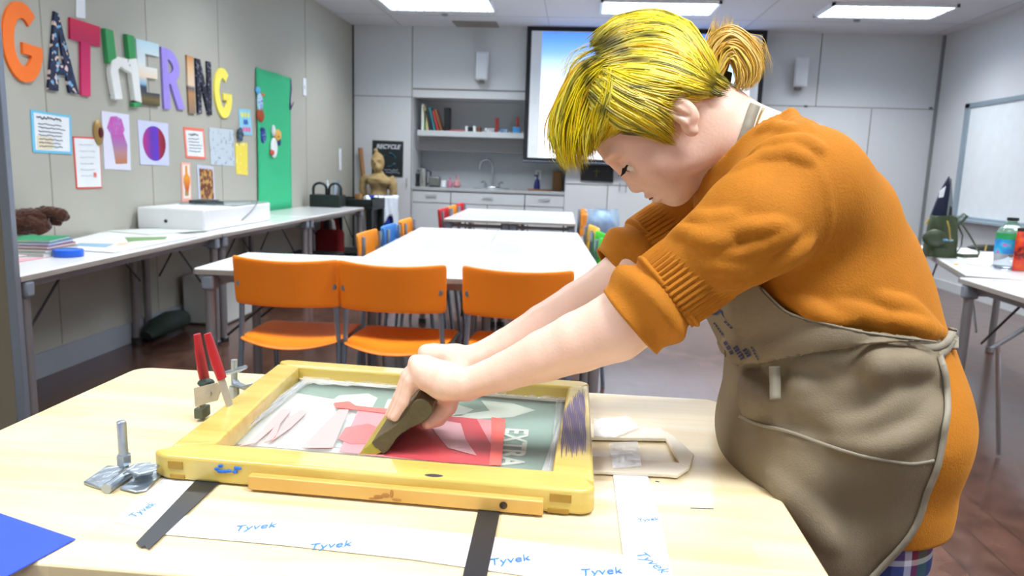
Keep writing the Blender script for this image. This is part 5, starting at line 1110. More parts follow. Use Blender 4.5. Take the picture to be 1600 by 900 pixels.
def np_obj(name, P, Fc, m, parent=None, smooth=True, solid=0, org=None):
    off = np.array(parent['_o']) if parent is not None else np.array(org)
    me = bpy.data.meshes.new(name); me.from_pydata([tuple(p) for p in (P-off)], [], [tuple(int(i) for i in f) for f in Fc])
    for mm in (m if isinstance(m, (list, tuple)) else [m]): me.materials.append(mm)
    me.polygons.foreach_set('use_smooth', [smooth]*len(me.polygons)); me.update()
    o = bpy.data.objects.new(name, me); COL.objects.link(o); o['_o'] = tuple(float(x) for x in off)
    if parent is not None: o.parent = parent
    else: o.location = off
    if solid: k = o.modifiers.new('s', 'SOLIDIFY'); k.thickness = solid; k.offset = 1
    return o
def drop_inside(P, Fc, keep):
    """keep only faces whose vertices all satisfy keep"""
    k = keep[Fc].all(1); Fc = Fc[k]; u, inv = np.unique(Fc, return_inverse=True); return P[u], inv.reshape(Fc.shape)
# ---- materials
def skin_mat():
    m = mat('skin', '#efc9b4', .45, var=.05, vs=14, sss=.25, bump=.15, bs=260); return m
M_skin = skin_mat()
def knit_mat():
    m = mat('mustard_knit', '#b26c08', .85, var=.12, vs=30, sheen=.25); nt, b, mx, tc = nodes_of(m)
    n = nt.nodes.new('ShaderNodeTexNoise'); n.inputs['Scale'].default_value = 420; n.inputs['Detail'].default_value = 3; nt.links.new(tc.outputs['Object'], n.inputs[0])
    bp = nt.nodes.new('ShaderNodeBump'); bp.inputs['Strength'].default_value = .5; bp.inputs['Distance'].default_value = .0015
    nt.links.new(n.outputs['Fac'], bp.inputs['Height']); nt.links.new(bp.outputs[0], b.inputs['Normal'])
    b.inputs['Sheen Tint'].default_value = lin('#f0b040'); return m
M_knit = knit_mat()
M_apron = mat('taupe_canvas', '#7f725c', .62, var=.05, vs=20, bump=.25, bs=500, spec=.4)
M_bind = mat('apron_binding', '#8f8776', .6)
# ---- torso field
lo, hi = (-.06, .74, .60), (.62, 1.34, 1.40)
T = Fld(lo, hi, .004)
def r_(px): return px*.00089
SYT = .84
LV = [((1245, 880), (1468, 860)), ((1230, 830), (1484, 812)), ((1196, 745), (1496, 745)), ((1158, 655), (1510, 650)), ((1166, 585), (1503, 568)), ((1162, 552), (1484, 520)), ((1138, 515), (1470, 450)),
      ((1112, 470), (1441, 378)), ((1098, 400), (1395, 301)), ((1100, 335), (1322, 230))]
cs_, rs_ = [], []
for f_, b_ in LV:
    A_, B_ = Q(*f_, 1.05), Q(*b_, .955); c_ = (A_+B_)/2; c_[1] = YM; cs_.append(c_); rs_.append(float(np.linalg.norm((A_-B_)[[0, 2]]))/2)
T.chain(cs_[2:], rs_[2:], k=.02, sy=SYT); T.chain(cs_[:4], rs_[:4], k=.02, sy=.70)
A_, B_ = Q(1115, 300, 1.05), Q(1268, 188, .98); T.cap(cs_[-1], (A_+B_)/2, rs_[-1]*.96, .066, k=.03, sy=.62)
T.ell(Q(1400, 650, .98), (.070, .13, .10), k=.03)
Tap = T.F.copy()
# shoulders and upper arms
YN, YFAR = .865, 1.175
arm_n = [Q(1252, 300, .905), Q(1180, 350, YN), Q(1112, 400, .86), Q(1052, 444, .862)]
T.chain(arm_n, [.072, .058, .046, .044], k=.022)
T.cap(Q(1252, 300, .905), Q(1300, 345, .94), .066, .07, k=.03)
arm_f = [Q(1205, 285, 1.14), Q(1130, 330, YFAR), Q(1075, 350, 1.17), Q(1010, 385, 1.16)]
T.chain(arm_f, [.078, .064, .054, .050], k=.022)
Tbase = T.F.copy()
# sleeve folds and torso folds (real ridges on the cloth)
def ridge(Fd, pts, r=.006, out=.0, k=.012, op='add', **kw):
    P = [Fd.hit(px, py) for px, py in pts]; c = []
    for i in range(len(P)-1):
        for t in np.linspace(0, 1, 5)[:-1]:
            q = P[i]*(1-t)+P[i+1]*t; c.append(Fd.hit(*_proj(q)))
    c.append(P[-1]); n = len(c); rr = [r*math.sin(PI*(.12+.76*i/(n-1))) for i in range(n)]
    dirc = np.array([0, -1., 0]); c = [p+dirc*out for p in c]
    for i in range(n-1): Fd.cap(c[i], c[i+1], rr[i], rr[i+1], k=k, op=op, **kw)
def _proj(p):
    c = RC.T @ (np.array(p)-np.array([0, 0, CAMH])); return 800+FPX*c[0]/c[2], 450+FPX*c[1]/c[2]
for pts, r in (([(1058, 362), (1090, 368), (1130, 362), (1180, 356), (1225, 352)], .006), ([(1082, 340), (1110, 345), (1150, 338)], .004), ([(1100, 392), (1150, 398), (1200, 382), (1240, 360)], .005),
               ([(1130, 442), (1180, 430), (1225, 405), (1262, 378)], .007), ([(1108, 415), (1150, 420), (1190, 404)], .004), ([(1180, 240), (1215, 226), (1255, 224), (1280, 236)], .005),
               ([(1150, 268), (1190, 248), (1235, 240), (1262, 252)], .004), ([(1228, 168), (1240, 190), (1262, 205)], .004), ([(1190, 205), (1215, 200), (1250, 210)], .004),
               ([(1300, 478), (1350, 492), (1410, 505), (1450, 530)], .008), ([(1372, 465), (1420, 482), (1462, 515)], .007), ([(1250, 470), (1290, 490), (1330, 500)], .006), ([(1215, 455), (1260, 485), (1310, 503)], .005),
               ([(1400, 500), (1440, 510), (1474, 524)], .005), ([(1085, 372), (1112, 378), (1140, 374)], .004)):
    ridge(T, pts, r*.8, k=.012)
# seam of the sleeve
ridge(T, [(1255, 240), (1280, 265), (1293, 300), (1297, 340), (1288, 375), (1270, 402)], .0022, k=.003)
# neck opening
nk0, nk1 = Q(1222, 282), Q(1178, 205)
T.cap(nk0, nk1, .064, .074, k=.008, op='sub')
T.cap(Q(1176, 208), Q(1120, 165), .078, .10, k=.004, op='sub')
# open sleeve ends
# hem cut
P, Fc = T.mesh()
sleeve_end_n, sleeve_end_f = arm_n[-1], arm_f[-1]
dn = (arm_n[-1]-arm_n[-2]); dn /= np.linalg.norm(dn); df = (arm_f[-1]-arm_f[-2]); df /= np.linalg.norm(df)
# remove the round caps at the sleeve ends and below the hem plane
hemz = Q(1445, 842, .90)[2]
near = np.linalg.norm(P-sleeve_end_n, axis=1) < .09; far = np.linalg.norm(P-sleeve_end_f, axis=1) < .085
keep = ~(near & ((P-sleeve_end_n)@dn > .004)) & ~(far & ((P-sleeve_end_f)@df > .004)) & (P[:, 2] > hemz)
P, Fc = drop_inside(P, Fc, keep)
# ---- body: head field
OH = Q(1060, 190); TH = math.radians(50)
fw = np.array([-math.cos(TH), 0, -math.sin(TH)]); up = np.array([-math.sin(TH), 0, math.cos(TH)]); sd = np.array([0, 1., 0])
def hp(f, u, s=0): return OH+fw*f+up*u+sd*s
RH = np.array([fw, up, sd])
Hd = Fld((-.12, .90, 1.02), (.36, 1.16, 1.46), .002)
def he(f, u, s, rf, ru, rs, k=.012, rot=0, op='add'):
    R = RH
    if rot: c, q = math.cos(rot), math.sin(rot); R = np.array([fw*c+up*q, -fw*q+up*c, sd])
    Hd.ell(hp(f, u, s), (rf, ru, rs), R, k=k, op=op)
he(.002, .050, 0, .093, .080, .073, k=.02)
he(-.028, .035, 0, .058, .058, .064, k=.02)
he(.052, .020, 0, .050, .070, .058, k=.02)
he(.050, -.030, 0, .044, .046, .048, k=.02)
he(.058, -.052, 0, .032, .026, .032, k=.015)
for s in (-1, 1):
    he(.055, -.012, .036*s, .030, .032, .023, k=.018)      # cheeks
    he(.010, -.045, .046*s, .032, .022, .014, k=.02)       # jaw angle
    he(.088, .036, .030*s, .014, .008, .022, k=.012)       # brow
    he(.098, .012, .033*s, .014, .013, .019, k=.010, op='sub')  # socket
he(.070, -.066, 0, .016, .013, .018, k=.012)                # chin
he(.080, -.036, 0, .014, .018, .024, k=.012)                # muzzle
Hd.cap(hp(.093, .020), hp(.0985, -.013), .0062, .0085, k=.008)  # nose bridge
he(.0995, -.0180, 0, .0088, .0080, .0090, k=.006)
for s in (-1, 1):
    he(.0915, -.0205, .0115*s, .0085, .0065, .0058, k=.004)
    he(.0925, -.0275, .0075*s, .0042, .0030, .0030, k=.002, op='sub')
    he(.084, -.0205, .0175*s, .004, .006, .002, k=.003, op='sub')
he(.0940, -.0375, 0, .0090, .0050, .021, k=.004)
he(.0910, -.0490, 0, .0085, .0058, .019, k=.004)
for s in (-1, 1): Hd.cap(hp(.104, -.0430, 0), hp(.080, -.0415, .024*s), .0018, .0018, k=.003, op='sub')
# eyelids
for s in (-1, 1):
    he(.0800, .0145, .0315*s, .0148, .0140, .0150, k=.003)
    Hd.cap(hp(.0945, .0105, .022*s), hp(.0905, .0100, .042*s), .0030, .0026, k=.002, op='sub')
# ears
for s in (-1, 1):
    e0 = (-.004, .006); 
    he(-.002, .012, .0735*s, .015, .026, .009, k=.005, rot=-.18)
    he(.001, .014, .0825*s, .009, .018, .0058, k=.003, rot=-.18, op='sub')
    he(.006, -.012, .071*s, .009, .012, .006, k=.005)
    he(.0065, .0, .077*s, .004, .008, .004, k=.003)
    he(-.002, .014, .0785*s, .004, .013, .0035, k=.003, rot=-.2)
# neck
Hd.cap(hp(-.012, -.01), Q(1119, 199), .050, .050, k=.022)
Hd.cap(Q(1119, 199), Q(1188, 252), .050, .059, k=.02, sy=.95)
Hd.cap(Q(1188, 252), Q(1232, 315), .059, .064, k=.03, sy=.9)
Hd.cap(hp(.008, -.050), Q(1150, 262), .028, .045, k=.025)
P1, F1 = Hd.mesh()
k1 = (P1-Q(1205, 262))@((Q(1228, 310)-Q(1188, 248))/np.linalg.norm(Q(1228, 310)-Q(1188, 248))) < .06
# ---- arms and hands field
A1 = Fld((-.29, .80, .82), (.36, 1.30, 1.26), .0022)
def arm(pts, rs, k=.010, **kw): A1.chain(pts, rs, k=k, **kw)
nw = Q(727, 601, .915)                    # near wrist
arm([nw, Q(790, 580, .905), Q(850, 556, .893), Q(905, 534, .882), Q(960, 512, .872), Q(1040, 455, .865), Q(1120, 400, .87), Q(1250, 310, .92)],
    [.0195, .0245, .032, .037, .041, .042, .044, .055], k=.004)
fwst = Q(738, 562, 1.045)
arm([fwst, Q(790, 540, 1.07), Q(850, 508, 1.095), Q(905, 478, 1.115), Q(950, 452, 1.13), Q(1010, 400, 1.15), Q(1080, 355, 1.16), Q(1200, 300, 1.14)],
    [.0195, .025, .032, .037, .040, .041, .043, .052], k=.004)
# near (left) hand: little finger toward the camera; knuckles above the squeegee, fingers down its front face, thumb behind it
ys = [.893, .914, .935, .955]                      # little, ring, middle, index
mcp = [Q(657, 580, ys[0]), Q(654, 574, ys[1]), Q(653, 570, ys[2]), Q(655, 570, ys[3])]
for i in range(4):
    A1.chain([nw*(.62)+mcp[i]*.38+np.array([0, 0, .0]), mcp[i]+(nw-mcp[i])*.12, mcp[i]], [.0185, .0145, .0112], k=.009)
A1.chain([nw, nw*.5+mcp[0]*.5+np.array([0, -.002, -.008]), mcp[0]+np.array([.008, 0, -.012])], [.0195, .0185, .013], k=.010)   # little-finger side of the palm
A1.cap(Q(700, 607, .94), Q(672, 610, .945), .020, .014, k=.012)
fing = [[(642, 596), (631, 628), (617, 652)], [(639, 590), (627, 624), (613, 650)], [(637, 586), (624, 620), (609, 648)], [(638, 586), (626, 618), (612, 645)]]
rad = [(.0092, .0078, .0068, .0058), (.0096, .0086, .0076, .0064), (.0100, .0088, .0078, .0066), (.0100, .0088, .0078, .0066)]
for i in range(4):
    pp = [mcp[i]]+[Q(a, b, ys[i]+.0015*j*(1 if i > 1 else -0.5)) for j, (a, b) in enumerate(fing[i])]
    A1.chain(pp, rad[i], k=.0035)
    A1.ell(pp[0]+np.array([-.003, 0, .004]), (.010, .0075, .0095), k=.004)       # knuckle
# thumb of the near hand behind and under the handle
A1.chain([Q(705, 612, .955), Q(698, 634, .950), Q(684, 652, .940), Q(668, 661, .928)], [.016, .0125, .0105, .0085], k=.008)
# far (right) hand: index side toward the camera
yf = [1.018, 1.039, 1.060, 1.079]                  # index, middle, ring, little
mf = [Q(670, 556, yf[0]), Q(668, 553, yf[1]), Q(668, 553, yf[2]), Q(671, 556, yf[3])]
for i in range(4):
    A1.chain([fwst*.62+mf[i]*.38, mf[i]+(fwst-mf[i])*.12, mf[i]], [.0185, .0148, .0115], k=.009)
    a_, b_, c_ = Q(657, 577, yf[i]), Q(648, 604, yf[i]), Q(637, 628, yf[i])
    A1.chain([mf[i], a_, b_, c_], [.0100, .0088, .0078, .0066], k=.0035)
    A1.ell(mf[i]+np.array([-.003, 0, .003]), (.011, .0085, .010), k=.006)
A1.chain([fwst, Q(712, 572, 1.03), Q(692, 582, 1.022)], [.0195, .019, .015], k=.010)
A1.chain([Q(718, 580, 1.015), Q(706, 600, 1.008), Q(690, 618, 1.005), Q(676, 630, 1.002)], [.0150, .0120, .0100, .0082], k=.008)
P2, F2_ = A1.mesh()
# ---- trunk, legs and feet (inside the clothes)
B1 = Fld((-.05, .76, 0.0), (.62, 1.30, 1.34), .009)
B1.chain(cs_[2:], [max(.03, r*.72) for r in rs_[2:]], k=.02, sy=SYT)
B1.cap(Q(1245, 310, .93), Q(1225, 300, 1.11), .045, .045, k=.03)
xk = Q(1462, 860, .93)[0]-.076
for s in (-1, 1):
    B1.chain([(xk-.01, YM+.065*s, .84), (xk-.02, YM+.08*s, .46), (xk+.02, YM+.08*s, .08)], [.056, .046, .034], k=.03)
    B1.chain([(xk+.055, YM+.09*s, .045), (xk-.13, YM+.10*s, .030)], [.036, .028], k=.02)
P3, F3 = B1.mesh()
# one body mesh
PP = np.concatenate([P1, P2, P3]); FF = np.concatenate([F1, F2_+len(P1), F3+len(P1)+len(P2)])
person = np_obj('person', PP, FF, M_skin, org=(xk, YM, 0))
tag(person, 'person with yellow dyed hair in mustard sweater and apron, bending to pull the squeegee', 'person')
sweater = np_obj('sweater', P, Fc, M_knit, person, solid=.002)
# ---- cuffs: ribbed turned-up sleeve ends
def cuff(pts, rr, name, ribs, parent, rib_amp=.0016, fold=None, flat=1.0):
    P = [np.array(p) for p in pts]; n = len(P); d = P[-1]-P[0]; d /= np.linalg.norm(d); u = np.cross(d, [0, 1, 0]); u /= np.linalg.norm(u); v = np.cross(d, u)
    NU = ribs*5 if ribs else 96
    def fn(a, t):
        x = t*(n-1); i = min(n-2, int(x)); f = x-i; c = P[i]*(1-f)+P[i+1]*f; r = rr[i]*(1-f)+rr[i+1]*f
        an = 2*PI*a; r = r+(rib_amp*math.cos(an*ribs) if ribs else 0)
        if fold: r += fold(a, t)
        return tuple(c+u*math.cos(an)*r+v*math.sin(an)*r*flat)
    return MB().grid(fn, NU, 14 if ribs else 30, cu=True).build(name, M_knit, parent, solid=.004, ang=80)
fo1 = lambda a, t: .0055*math.sin(2*PI*(t*1.6+.25*math.sin(2*PI*a)+.1))*(1-abs(2*t-1)**3)+.002*math.sin(2*PI*(3*a+t))
C0, C1, C2, C3 = Q(1108, 408, .862), Q(1040, 456, .862), Q(1018, 474, .862), Q(984, 502, .862)
c1 = cuff([C0, C0*.5+C1*.5, C1], [.0475, .0485, .0475], 'ribbed_cuff', 46, sweater)
c2 = cuff([C1*.9+C0*.1, C1, C2, C3], [.0475, .050, .051, .0465], 'rolled_cuff', 0, sweater, fold=fo1)
D0, D1, D2, D3 = Q(1066, 356, 1.165), Q(1012, 388, 1.16), Q(992, 404, 1.155), Q(962, 428, 1.148)
cuff([D0, D0*.5+D1*.5, D1], [.0535, .0545, .052], 'ribbed_cuff', 46, sweater)
cuff([D1*.9+D0*.1, D1, D2, D3], [.052, .053, .052, .047], 'rolled_cuff', 0, sweater, fold=fo1)
# collar edge and hem band
hz = hemz
# ---- apron
A = Fld(lo, hi, .004); A.F = Tap.copy()
AF = A
AF.chain([Q(1215, 600, 1.0), Q(1215, 680, 1.0), Q(1240, 780, 1.0), Q(1262, 880, 1.0)], [.060, .066, .066, .062], k=.03, sy=.5)
A.F = A.F-.0045
def rg(pts, r, op='add', k=.014, out=0): ridge(AF, pts, r, k=k, op=op, out=out)
# the bib bulges over the waist line, then tucks in
rg([(1150, 548), (1190, 552), (1240, 548), (1300, 534), (1360, 524)], .010, k=.02)
rg([(1160, 578), (1195, 572), (1250, 560), (1310, 550), (1380, 540)], .009, op='sub', k=.012)
for pts, r in (([(1180, 612), (1230, 640), (1290, 640), (1350, 618), (1395, 606)], .011), ([(1240, 600), (1300, 603), (1350, 592), (1420, 574)], .009), ([(1250, 572), (1262, 590), (1240, 612)], .006),
               ([(1330, 572), (1380, 582), (1430, 568)], .007), ([(1200, 660), (1260, 668), (1330, 655), (1400, 630), (1440, 612)], .012), ([(1330, 700), (1380, 690), (1430, 668), (1462, 640)], .011),
               ([(1300, 690), (1350, 672), (1410, 655)], .008), ([(1168, 590), (1172, 620), (1180, 645)], .007), ([(1205, 745), (1260, 800), (1300, 850)], .010), ([(1400, 560), (1440, 572), (1465, 590)], .006),
               ([(1280, 560), (1290, 575), (1312, 590)], .006), ([(1370, 550), (1376, 566), (1368, 580)], .005)):
    rg(pts, r*.85, k=.02)
for pts, r in (([(1195, 630), (1240, 655), (1310, 648), (1375, 625)], .007), ([(1230, 582), (1290, 590), (1340, 582)], .006), ([(1220, 676), (1290, 684), (1360, 668), (1420, 645)], .008), ([(1330, 690), (1390, 672), (1440, 650)], .005), ([(1180, 655), (1230, 664), (1290, 674)], .006)):
    rg(pts, r, op='sub', k=.012)
AP = [(1468, 540), (1473, 560), (1479, 590), (1482, 637), (1478, 667), (1467, 726), (1450, 770), (1437, 814), (1416, 848), (1381, 886), (1345, 925), (1300, 955), (1240, 975), (1100, 985), (960, 980), (960, 600), (1060, 480), (1090, 380), (1150, 390), (1189, 450), (1225, 484), (1256, 497), (1300, 508), (1350, 519), (1406, 526), (1440, 529), (1466, 530)]
# soften the outline with a few subdivisions and turn it into the X-Z plane of the near side
def dens(pts, n=6, closed=True):
    out = []; m = len(pts)
    for i in range(m if closed else m-1):
        p0, p1, p2, p3 = [np.array(pts[(i+j-1) % m] if closed else pts[max(0, min(m-1, i+j-1))], float) for j in range(4)]
        for t in np.linspace(0, 1, n, endpoint=False): out.append(tuple(.5*((2*p1)+(-p0+p2)*t+(2*p0-5*p1+4*p2-p3)*t*t+(-p0+3*p1-3*p2+p3)*t**3)))
    if not closed: out.append(tuple(map(float, pts[-1])))
    return out
def inpoly(x, y, poly):
    ins = np.zeros(len(x), bool); n = len(poly)
    for i in range(n):
        x0, y0 = poly[i]; x1, y1 = poly[(i+1) % n]; c = ((y0 > y) != (y1 > y)); xx = (x1-x0)*(y-y0)/((y1-y0) if y1 != y0 else 1e-9)+x0; ins ^= c & (x < xx)
    return ins
def nearest(x, y, poly):
    best = np.full(len(x), 1e9); bx = x.copy(); by = y.copy(); n = len(poly)
    for i in range(n):
        x0, y0 = poly[i]; x1, y1 = poly[(i+1) % n]; dx, dy = x1-x0, y1-y0; L = dx*dx+dy*dy+1e-12; t = np.clip(((x-x0)*dx+(y-y0)*dy)/L, 0, 1); qx, qy = x0+t*dx, y0+t*dy; d = (x-qx)**2+(y-qy)**2
        m = d < best; best[m] = d[m]; bx[m] = qx[m]; by[m] = qy[m]
    return bx, by, np.sqrt(best)
def pxpoly(pts, y=.865): return [(Q(a, b, y)[0], Q(a, b, y)[2]) for a, b in pts]
def cut(P, Fc, poly, h):
    ins = inpoly(P[:, 0], P[:, 2], poly); bx, bz, d = nearest(P[:, 0], P[:, 2], poly); P = P.copy(); near = (~ins) & (d < 2.2*h)
    anyin = ins[Fc].any(1); Fc = Fc[anyin]; ok = (ins | near)[Fc].all(1); Fc = Fc[ok]
    P[near, 0] = bx[near]; P[near, 2] = bz[near]; u, inv = np.unique(Fc, return_inverse=True); return P[u], inv.reshape(Fc.shape)
def hitpoly(pts):
    out = []
    for a, b in pts:
        p = AF.hit(a, b)
        if AF.at(p)[0] > .003: p = Q(a, b, .93)
        out.append((p[0], p[2]))
    return out
apoly = hitpoly(dens(AP, 5))
def blur(F, n):
    for _ in range(n):
        for ax_ in range(3):
            G_ = F.copy(); a = [slice(None)]*3; b_ = [slice(None)]*3; c = [slice(None)]*3; a[ax_] = slice(0, -2); b_[ax_] = slice(1, -1); c[ax_] = slice(2, None)
            G_[tuple(b_)] = (F[tuple(a)]+2*F[tuple(b_)]+F[tuple(c)])/4; F = G_
    return F
A.F = blur(A.F, 5)
PA, FA = A.mesh(); PA, FA = cut(PA, FA, apoly, .004)
apron = np_obj('apron', PA, FA, M_apron, person, solid=.002)
A.F = A.F-.006
BP = [(1080, 460), (1092, 485), (1106, 507), (1124, 532), (1141, 562), (1150, 568), (1190, 565), (1240, 557), (1300, 544), (1370, 536), (1440, 532), (1406, 526), (1350, 519), (1300, 508), (1256, 497), (1225, 484), (1189, 450), (1150, 390), (1060, 370)]
PB, FB = A.mesh(); PB, FB = cut(PB, FB, hitpoly(dens(BP, 6)), .004); np_obj('bib', PB, FB, M_apron, apron, solid=.0025)
def ribbon(Fd, pts, wpx, m, name, parent, off=.003, th=.0015, n=6, y0=.72, flat=None):
    D = dens(pts, n, closed=False); C = [Fd.hit(a, b, off=off, y0=y0) for a, b in D]; b = MB(); rows = []
    for i, p in enumerate(D):
        q0 = np.array(D[max(0, i-1)]); q1 = np.array(D[min(len(D)-1, i+1)]); d = (q1-q0)/np.linalg.norm(q1-q0); nn = np.array([-d[1], d[0]])
        w_ = wpx if not hasattr(wpx, '__len__') else wpx[0]+(wpx[1]-wpx[0])*i/(len(D)-1)
        r = []
        for s in (-.5, 0, .5):
            e = p+nn*w_*s; rr = ray(*e); rr = rr/rr[1]; r.append(np.array([0, 0, CAMH])+rr*C[i][1])
        rows.append(r)
    vs = [v for r in rows for v in r]; fs = []
    for i in range(len(rows)-1):
        for j in range(2): fs.append((i*3+j, i*3+j+1, (i+1)*3+j+1, (i+1)*3+j))
    return b.add(vs, fs).build(name, m, parent, solid=th)
ribbon(AF, [(1469, 556), (1478, 590), (1481, 637), (1477, 667), (1466, 726), (1449, 770), (1435, 814), (1414, 848), (1379, 886), (1350, 915)], 10, M_bind, 'edge_binding', apron, off=-.001, th=.0018)
ribbon(AF, [(1190, 450), (1225, 484), (1256, 497), (1300, 508), (1350, 519), (1406, 527), (1440, 531), (1462, 534)], 3, M_bind, 'bib_hem', apron, off=.003, th=.002)
pk = ribbon(AF, [(1155, 650), (1187, 664), (1231, 674), (1287, 694), (1337, 710), (1381, 719), (1425, 725), (1460, 720)], 5, M_bind, 'pocket_hem', apron, off=-.0035, th=.0018)
lp = ribbon(AF, [(1210, 572), (1211, 596), (1211, 624)], 17, M_bind, 'towel_loop', apron, off=.004, th=.003)
# apron ties at the waist
T2 = Fld(lo, hi, .004); T2.F = T.F
ribbon(T2, [(1372, 532), (1420, 541), (1462, 543), (1482, 531), (1489, 512)], (10, 13), M_bind, 'waist_tie', apron, off=.005, th=.003)
ribbon(T2, [(1466, 556), (1478, 545), (1490, 528), (1490, 545)], (14, 14), M_bind, 'waist_tie', apron, off=.006, th=.003)
# printed emblem and words on the bib
M_navyp = mat('navy_print', '#2b3056', .6)
def decal(pts, nm='print'):
    C = [AF.hit(a, b, off=.0035) for a, b in pts]; n = len(C); v0 = [c for c in C]; v1 = [c+np.array([0, -.0008, 0]) for c in C]
    MB().add([tuple(v) for v in v0]+[tuple(v) for v in v1], [tuple(range(n)), tuple(range(2*n-1, n-1, -1))]+[(i, (i+1) % n, (i+1) % n+n, i+n) for i in range(n)]).build(nm, M_navyp, apron, smooth=False)
decal([(1110, 489), (1116, 484), (1124, 483), (1129, 486), (1131, 497), (1126, 488), (1120, 492), (1112, 492)], 'emblem')
for x0, y0, x1, y1, w_, n in ((1133, 500, 1146, 513, 4, 3), (1116, 503, 1131, 523, 3, 5), (1134, 531, 1147, 553, 6, 3), (1151, 539, 1164, 560, 8, 5), (1165, 543, 1174, 556, 7, 3), (1174, 541, 1186, 563, 2, 5)):
    for k in range(n):
        t0 = (k+.15)/n; t1 = (k+.8)/n; a_ = (x0+(x1-x0)*t0, y0+(y1-y0)*t0); b_ = (x0+(x1-x0)*t1, y0+(y1-y0)*t1); decal([a_, b_, (b_[0]-w_*.8, b_[1]+w_*.5), (a_[0]-w_*.8, a_[1]+w_*.5)], 'lettering')
# neck strap and necklace
ribbon(Hd, [(1180, 164), (1174, 180), (1166, 206), (1156, 232), (1150, 250)], 17, M_bind, 'neck_strap', apron, off=.002, th=.002)
b = MB()
for a_, b_ in dens([(1193, 169), (1187, 182), (1179, 204), (1170, 226), (1166, 234)], 9, False): b.sphere(Hd.hit(a_, b_, off=.002), .0016, 6)
b.build('necklace', mat('gold_chain', '#e0c890', .25, .8), person)
# eyes, lashes, brows, lips
for s in (-1,):
    pass
b = MB()
for s in (-1, 1): b.sphere(hp(.0815, .0115, .0315*s), .0128, 20)
ey = b.build('eyes', mat('eye_white', '#e8e4e0', .15, coat=.5), person)
b = MB()
for s in (-1, 1): b.sphere(hp(.0885, .0085, .031*s), (.0058, .0058, .0058), 14)
b.build('iris', mat('iris_brown', '#3a2a22', .15), ey)
M_lash = mat('lash_dark', '#2a1c18', .7)
b = MB()
for s in (-1, 1):
    for k in range(16):
        u = k/15; p = hp(.0965-.006*u-.003*abs(u-.5), .0135, (.021+.024*u)*s); b.tube([p, p+fw*.006+up*(-.004)+sd*s*.003*(u-.3), p+fw*.010+up*(-.005)+sd*s*.006*(u-.3)], [.0007, .0005, .0002], 4)
b.build('eyelashes', M_lash, person)
b = MB()
for s in (-1, 1): b.tube([hp(.103, .036, .014*s), hp(.101, .040, .026*s), hp(.094, .042, .038*s), hp(.083, .040, .048*s)], [.0012, .0020, .0018, .0007], 6, flat=.5)
b.build('eyebrows', mat('brow_brown', '#a8805c', .8), person)
b = MB(); b.tube([hp(.1000, -.0430, 0), hp(.0975, -.0430, .008), hp(.090, -.0422, .016), hp(.082, -.0415, .023)], [.0014, .0016, .0014, .0006], 6); b.tube([hp(.1000, -.0430, 0), hp(.0975, -.0430, -.008), hp(.090, -.0422, -.016), hp(.082, -.0415, -.023)], [.0014, .0016, .0014, .0006], 6)
b.build('mouth', mat('lip_line', '#8a3c3c', .5), person)
b = MB()
for s in (-1, 1): b.tube([hp(.0935, .0105, .0215*s), hp(.0945, .0125, .031*s), hp(.0885, .0118, .0435*s)], [.0006, .0011, .0006], 6)
b.build('eyelid_line', mat('lid_line', '#5a3a30', .7), person)
# ---- trousers and shoes
def plaid():
    m = mat('plaid_cloth', '#3a3f6a', .85); nt, b, mx, tc = nodes_of(m); s = nt.nodes.new('ShaderNodeSeparateXYZ'); nt.links.new(tc.outputs['Object'], s.inputs[0])
    def bands(out, sc, stops):
        mu = nt.nodes.new('ShaderNodeMath'); mu.operation = 'MULTIPLY'; mu.inputs[1].default_value = sc; nt.links.new(out, mu.inputs[0]); fr_ = nt.nodes.new('ShaderNodeMath'); fr_.operation = 'FRACT'; nt.links.new(mu.outputs[0], fr_.inputs[0])
        cr = nt.nodes.new('ShaderNodeValToRGB'); cr.color_ramp.interpolation = 'CONSTANT'; el = cr.color_ramp.elements; el[0].color = lin(stops[0][1]); el[0].position = 0; el[1].position = stops[1][0]; el[1].color = lin(stops[1][1])
        for p_, c_ in stops[2:]: e = el.new(p_); e.color = lin(c_)
        nt.links.new(fr_.outputs[0], cr.inputs[0]); return cr.outputs[0]
    a_ = bands(s.outputs[0], 16, [(0, '#3d4a86'), (.25, '#c8cbe0'), (.40, '#7c2038'), (.55, '#2d5c40'), (.8, '#26305c')]); c_ = bands(s.outputs[2], 14, [(0, '#c4c6dc'), (.2, '#2f3c78'), (.5, '#e0dcd8'), (.6, '#6c2038'), (.75, '#34406e')])
    mm = nt.nodes.new('ShaderNodeMix'); mm.data_type = 'RGBA'; mm.inputs[0].default_value = .42; nt.links.new(a_, mm.inputs[6]); nt.links.new(c_, mm.inputs[7])
    for l in list(b.inputs['Base Color'].links): nt.links.remove(l)
    nt.links.new(mm.outputs[2], b.inputs['Base Color']); return m
L1_ = Fld((.16, .78, .05), (.62, 1.26, .95), .007)
xl = Q(1408, 850, .93)[0]
for s in (-1, 1):
    L1_.chain([(xk, YM+.065*s, .90), (xk, YM+.065*s, .74), (xk-.02, YM+.08*s, .46), (xk+.01, YM+.08*s, .10)], [.072, .072, .062, .056], k=.02)
PL, FL2 = L1_.mesh(); np_obj('trousers', PL, FL2, plaid(), person)
M_shoe = mat('shoe_black', '#1d1d20', .4)
for s in (-1, 1): MB().tube([(xk+.085, YM+.10*s, .045), (xk+.05, YM+.10*s, .055), (xk-.05, YM+.10*s, .048), (xk-.15, YM+.11*s, .034), (xk-.185, YM+.115*s, .028)], [.034, .046, .044, .034, .018], 18, flat=.85).build('shoe', M_shoe, person)
